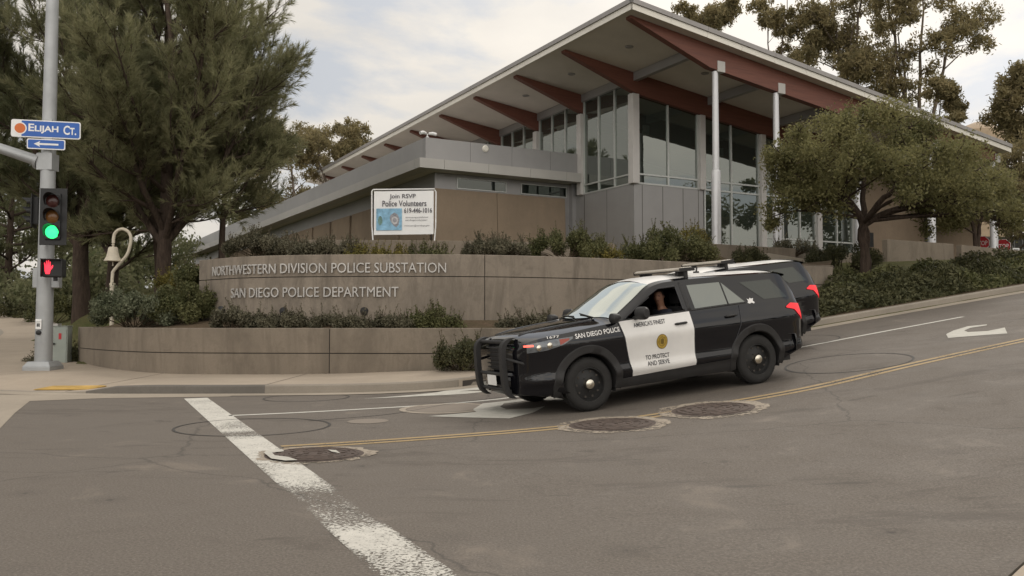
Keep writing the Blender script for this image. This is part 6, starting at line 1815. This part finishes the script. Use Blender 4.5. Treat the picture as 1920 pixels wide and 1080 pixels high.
# a second car of the same kind follows in the far lane
car_two = copy_tree(car)
f2 = xy(7.42, 4.45); r2 = xy(10.46, 4.45)
f2 = Vector((*f2, zr(*f2))); r2 = Vector((*r2, zr(*r2))); F2 = (f2 - r2).normalized(); L2 = Vector((-F2.y, F2.x, 0)).normalized()
if L2.y > 0: L2 = -L2
U2 = F2.cross(L2).normalized()
if U2.z < 0: U2 = -U2
o2 = (f2 + r2) / 2
car_two.matrix_world = Matrix(((F2.x, L2.x, U2.x, o2.x), (F2.y, L2.y, U2.y, o2.y), (F2.z, L2.z, U2.z, o2.z + .006), (0, 0, 0, 1)))
car_two['label'] = 'second black police car in the far lane, mostly hidden behind the front one'
car['group'] = car_two['group'] = 'police cars coming down the hill'

# ================================================================== the driver
M['skin'] = plain('skin', (0.36, 0.19, 0.125), 0.55, 0, .08, 12)
M['navy'] = plain('dark navy shirt', (0.018, 0.020, 0.032), 0.85, 0, .2, 8)
M['hair'] = plain('short dark hair', (0.016, 0.012, 0.010), 0.7, 0, .2, 30)
M['trousers'] = plain('dark trousers', (0.014, 0.015, 0.022), 0.9)
dv = empty('driver'); dv.name = 'person'; dv.matrix_world = CM @ Matrix.Translation((-.20, .40, .76))
tag(dv, 'driver in dark navy shirt sitting at the open car window, looking out', 'person')
def skin_obj(name, joints, edges, mat, parent, sub=2):
    """one continuous limb surface grown round a skeleton: joints = [(x, y, z, rx, ry)]"""
    me = bpy.data.meshes.new(name); me.from_pydata([j[:3] for j in joints], edges, []); me.materials.append(mat)
    o = bpy.data.objects.new(name, me); COL.objects.link(o); o.parent = parent
    o.modifiers.new('skin', 'SKIN')
    if not me.skin_vertices: return o
    for i, j in enumerate(joints):
        s = me.skin_vertices[0].data[i]; s.radius = (j[3], j[4]); s.use_root = (i == 0)
    o.modifiers['skin'].use_smooth_shade = True
    sb = o.modifiers.new('sub', 'SUBSURF'); sb.levels = sub; sb.render_levels = sub
    return o
J = [(0, 0, .10, .15, .17), (.0, 0, .28, .12, .15), (.0, 0, .46, .11, .17), (.01, 0, .54, .065, .075), (.025, 0, .60, .055, .058), (.05, .005, .67, .078, .072), (.055, .005, .745, .092, .078), (.045, .005, .81, .07, .065),
     (.0, .19, .47, .058, .062), (.12, .27, .25, .044, .046), (.36, .22, .30, .034, .036), (.46, .20, .345, .028, .030),
     (.0, -.19, .47, .058, .062), (.12, -.25, .25, .044, .046), (.38, -.18, .30, .034, .036), (.48, -.16, .35, .028, .030),
     (.05, .10, .06, .095, .095), (.44, .12, .08, .075, .075), (.66, .13, -.22, .05, .055), (.05, -.10, .06, .095, .095), (.44, -.10, .08, .075, .075), (.66, -.10, -.22, .05, .055)]
E = [(0,1),(1,2),(2,3),(3,4),(4,5),(5,6),(6,7),(2,8),(8,9),(9,10),(10,11),(2,12),(12,13),(13,14),(14,15),(0,16),(16,17),(17,18),(0,19),(19,20),(20,21)]
nb = len(J)
for (hx, hy, hz, sg_) in ((.46, .20, .345, -1), (.48, -.16, .35, 1)):
    par = 11 if sg_ < 0 else 15
    for f_, (dy, L) in enumerate(((-.033, .075), (-.011, .085), (.011, .08), (.033, .065))):
        a = len(J); J.append((hx + .05, hy + dy, hz + .02, .010, .010)); J.append((hx + .05 + L * .5, hy + dy, hz + .035, .009, .009)); J.append((hx + .05 + L * .62, hy + dy, hz - .005, .008, .008)); E += [(par, a), (a, a + 1), (a + 1, a + 2)]
    a = len(J); J.append((hx + .025, hy + sg_ * .045, hz + .015, .011, .011)); J.append((hx + .065, hy + sg_ * .055, hz + .03, .009, .009)); E += [(par, a), (a, a + 1)]
skin_obj('body', J, E, M['skin'], dv)
# face: turned towards the window
fc_ = Matrix.Translation((.055, .005, .735)) @ Matrix.Rotation(radians(38), 4, 'Z')
mb = MB(); rows = []
for i in range(13):
    ph = pi * i / 12; row = []
    for k in range(25):
        t = 2 * pi * k / 24; x = .098 * sin(ph) * cos(t); y = .076 * sin(ph) * sin(t); z = .122 * cos(ph)
        if z < -.04: x = x * .86 + .012; y *= .84
        if cos(t) > .93 and -.045 < z < .02: x += .022 * (1 - abs(z + .018) / .04)
        row.append(fc_ @ Vector((x, y, z)))
    rows.append(row)
mb.grid(rows); mb.build('head', M['skin'], dv, smooth='all')
mb = MB()
for s in (-1, 1): mb.lathe([(0, .004), (.012, .002), (.015, -.004)], fc_ @ Matrix.Translation((.088, s * .031, .012)) @ Matrix.Rotation(pi/2, 4, 'Y'), 10)
mb.tube([fc_ @ Vector((.086, -.026, -.062)), fc_ @ Vector((.095, 0, -.060)), fc_ @ Vector((.086, .026, -.062))], .006, 6); mb.build('face_features', plain('eyes and mouth', (.10, .035, .03), .5), dv)
mb = MB()
for s in (-1, 1): mb.lathe([(.0, .012), (.02, .01), (.03, 0)], fc_ @ Matrix.Translation((-.005, s * .076, -.005)) @ Matrix.Rotation(-s * pi/2, 4, 'X'), 12)
mb.build('ear', M['skin'], dv, smooth='all')
mb = MB(); rows = []
for i in range(9):
    ph = pi * .56 * i / 8; row = []
    for k in range(25):
        t = 2 * pi * k / 24; cut = 1.0 if cos(t) < .3 or ph < .95 else .95 / ph; p_ = ph * min(1, cut)
        row.append(fc_ @ Vector((.107 * sin(p_) * cos(t) - .006, .084 * sin(p_) * sin(t), .131 * cos(p_))))
    rows.append(row)
mb.grid(rows); mb.build('hair', M['hair'], dv, smooth='all')
JS = [(0, 0, .08, .17, .19), (.0, 0, .28, .135, .165), (.0, 0, .46, .12, .185), (.008, 0, .535, .07, .085), (.0, .19, .475, .07, .075), (.10, .26, .28, .06, .062), (.0, -.19, .475, .07, .075), (.10, -.24, .28, .06, .062)]
skin_obj('shirt', JS, [(0,1),(1,2),(2,3),(2,4),(4,5),(2,6),(6,7)], M['navy'], dv)
JT = [(0, 0, .07, .15, .17), (.06, .10, .06, .10, .10), (.44, .12, .08, .085, .085), (.65, .13, -.20, .06, .065), (.06, -.10, .06, .10, .10), (.44, -.10, .08, .085, .085), (.65, -.10, -.20, .06, .065)]
skin_obj('trousers', JT, [(0,1),(1,2),(2,3),(0,4),(4,5),(5,6)], M['trousers'], dv)
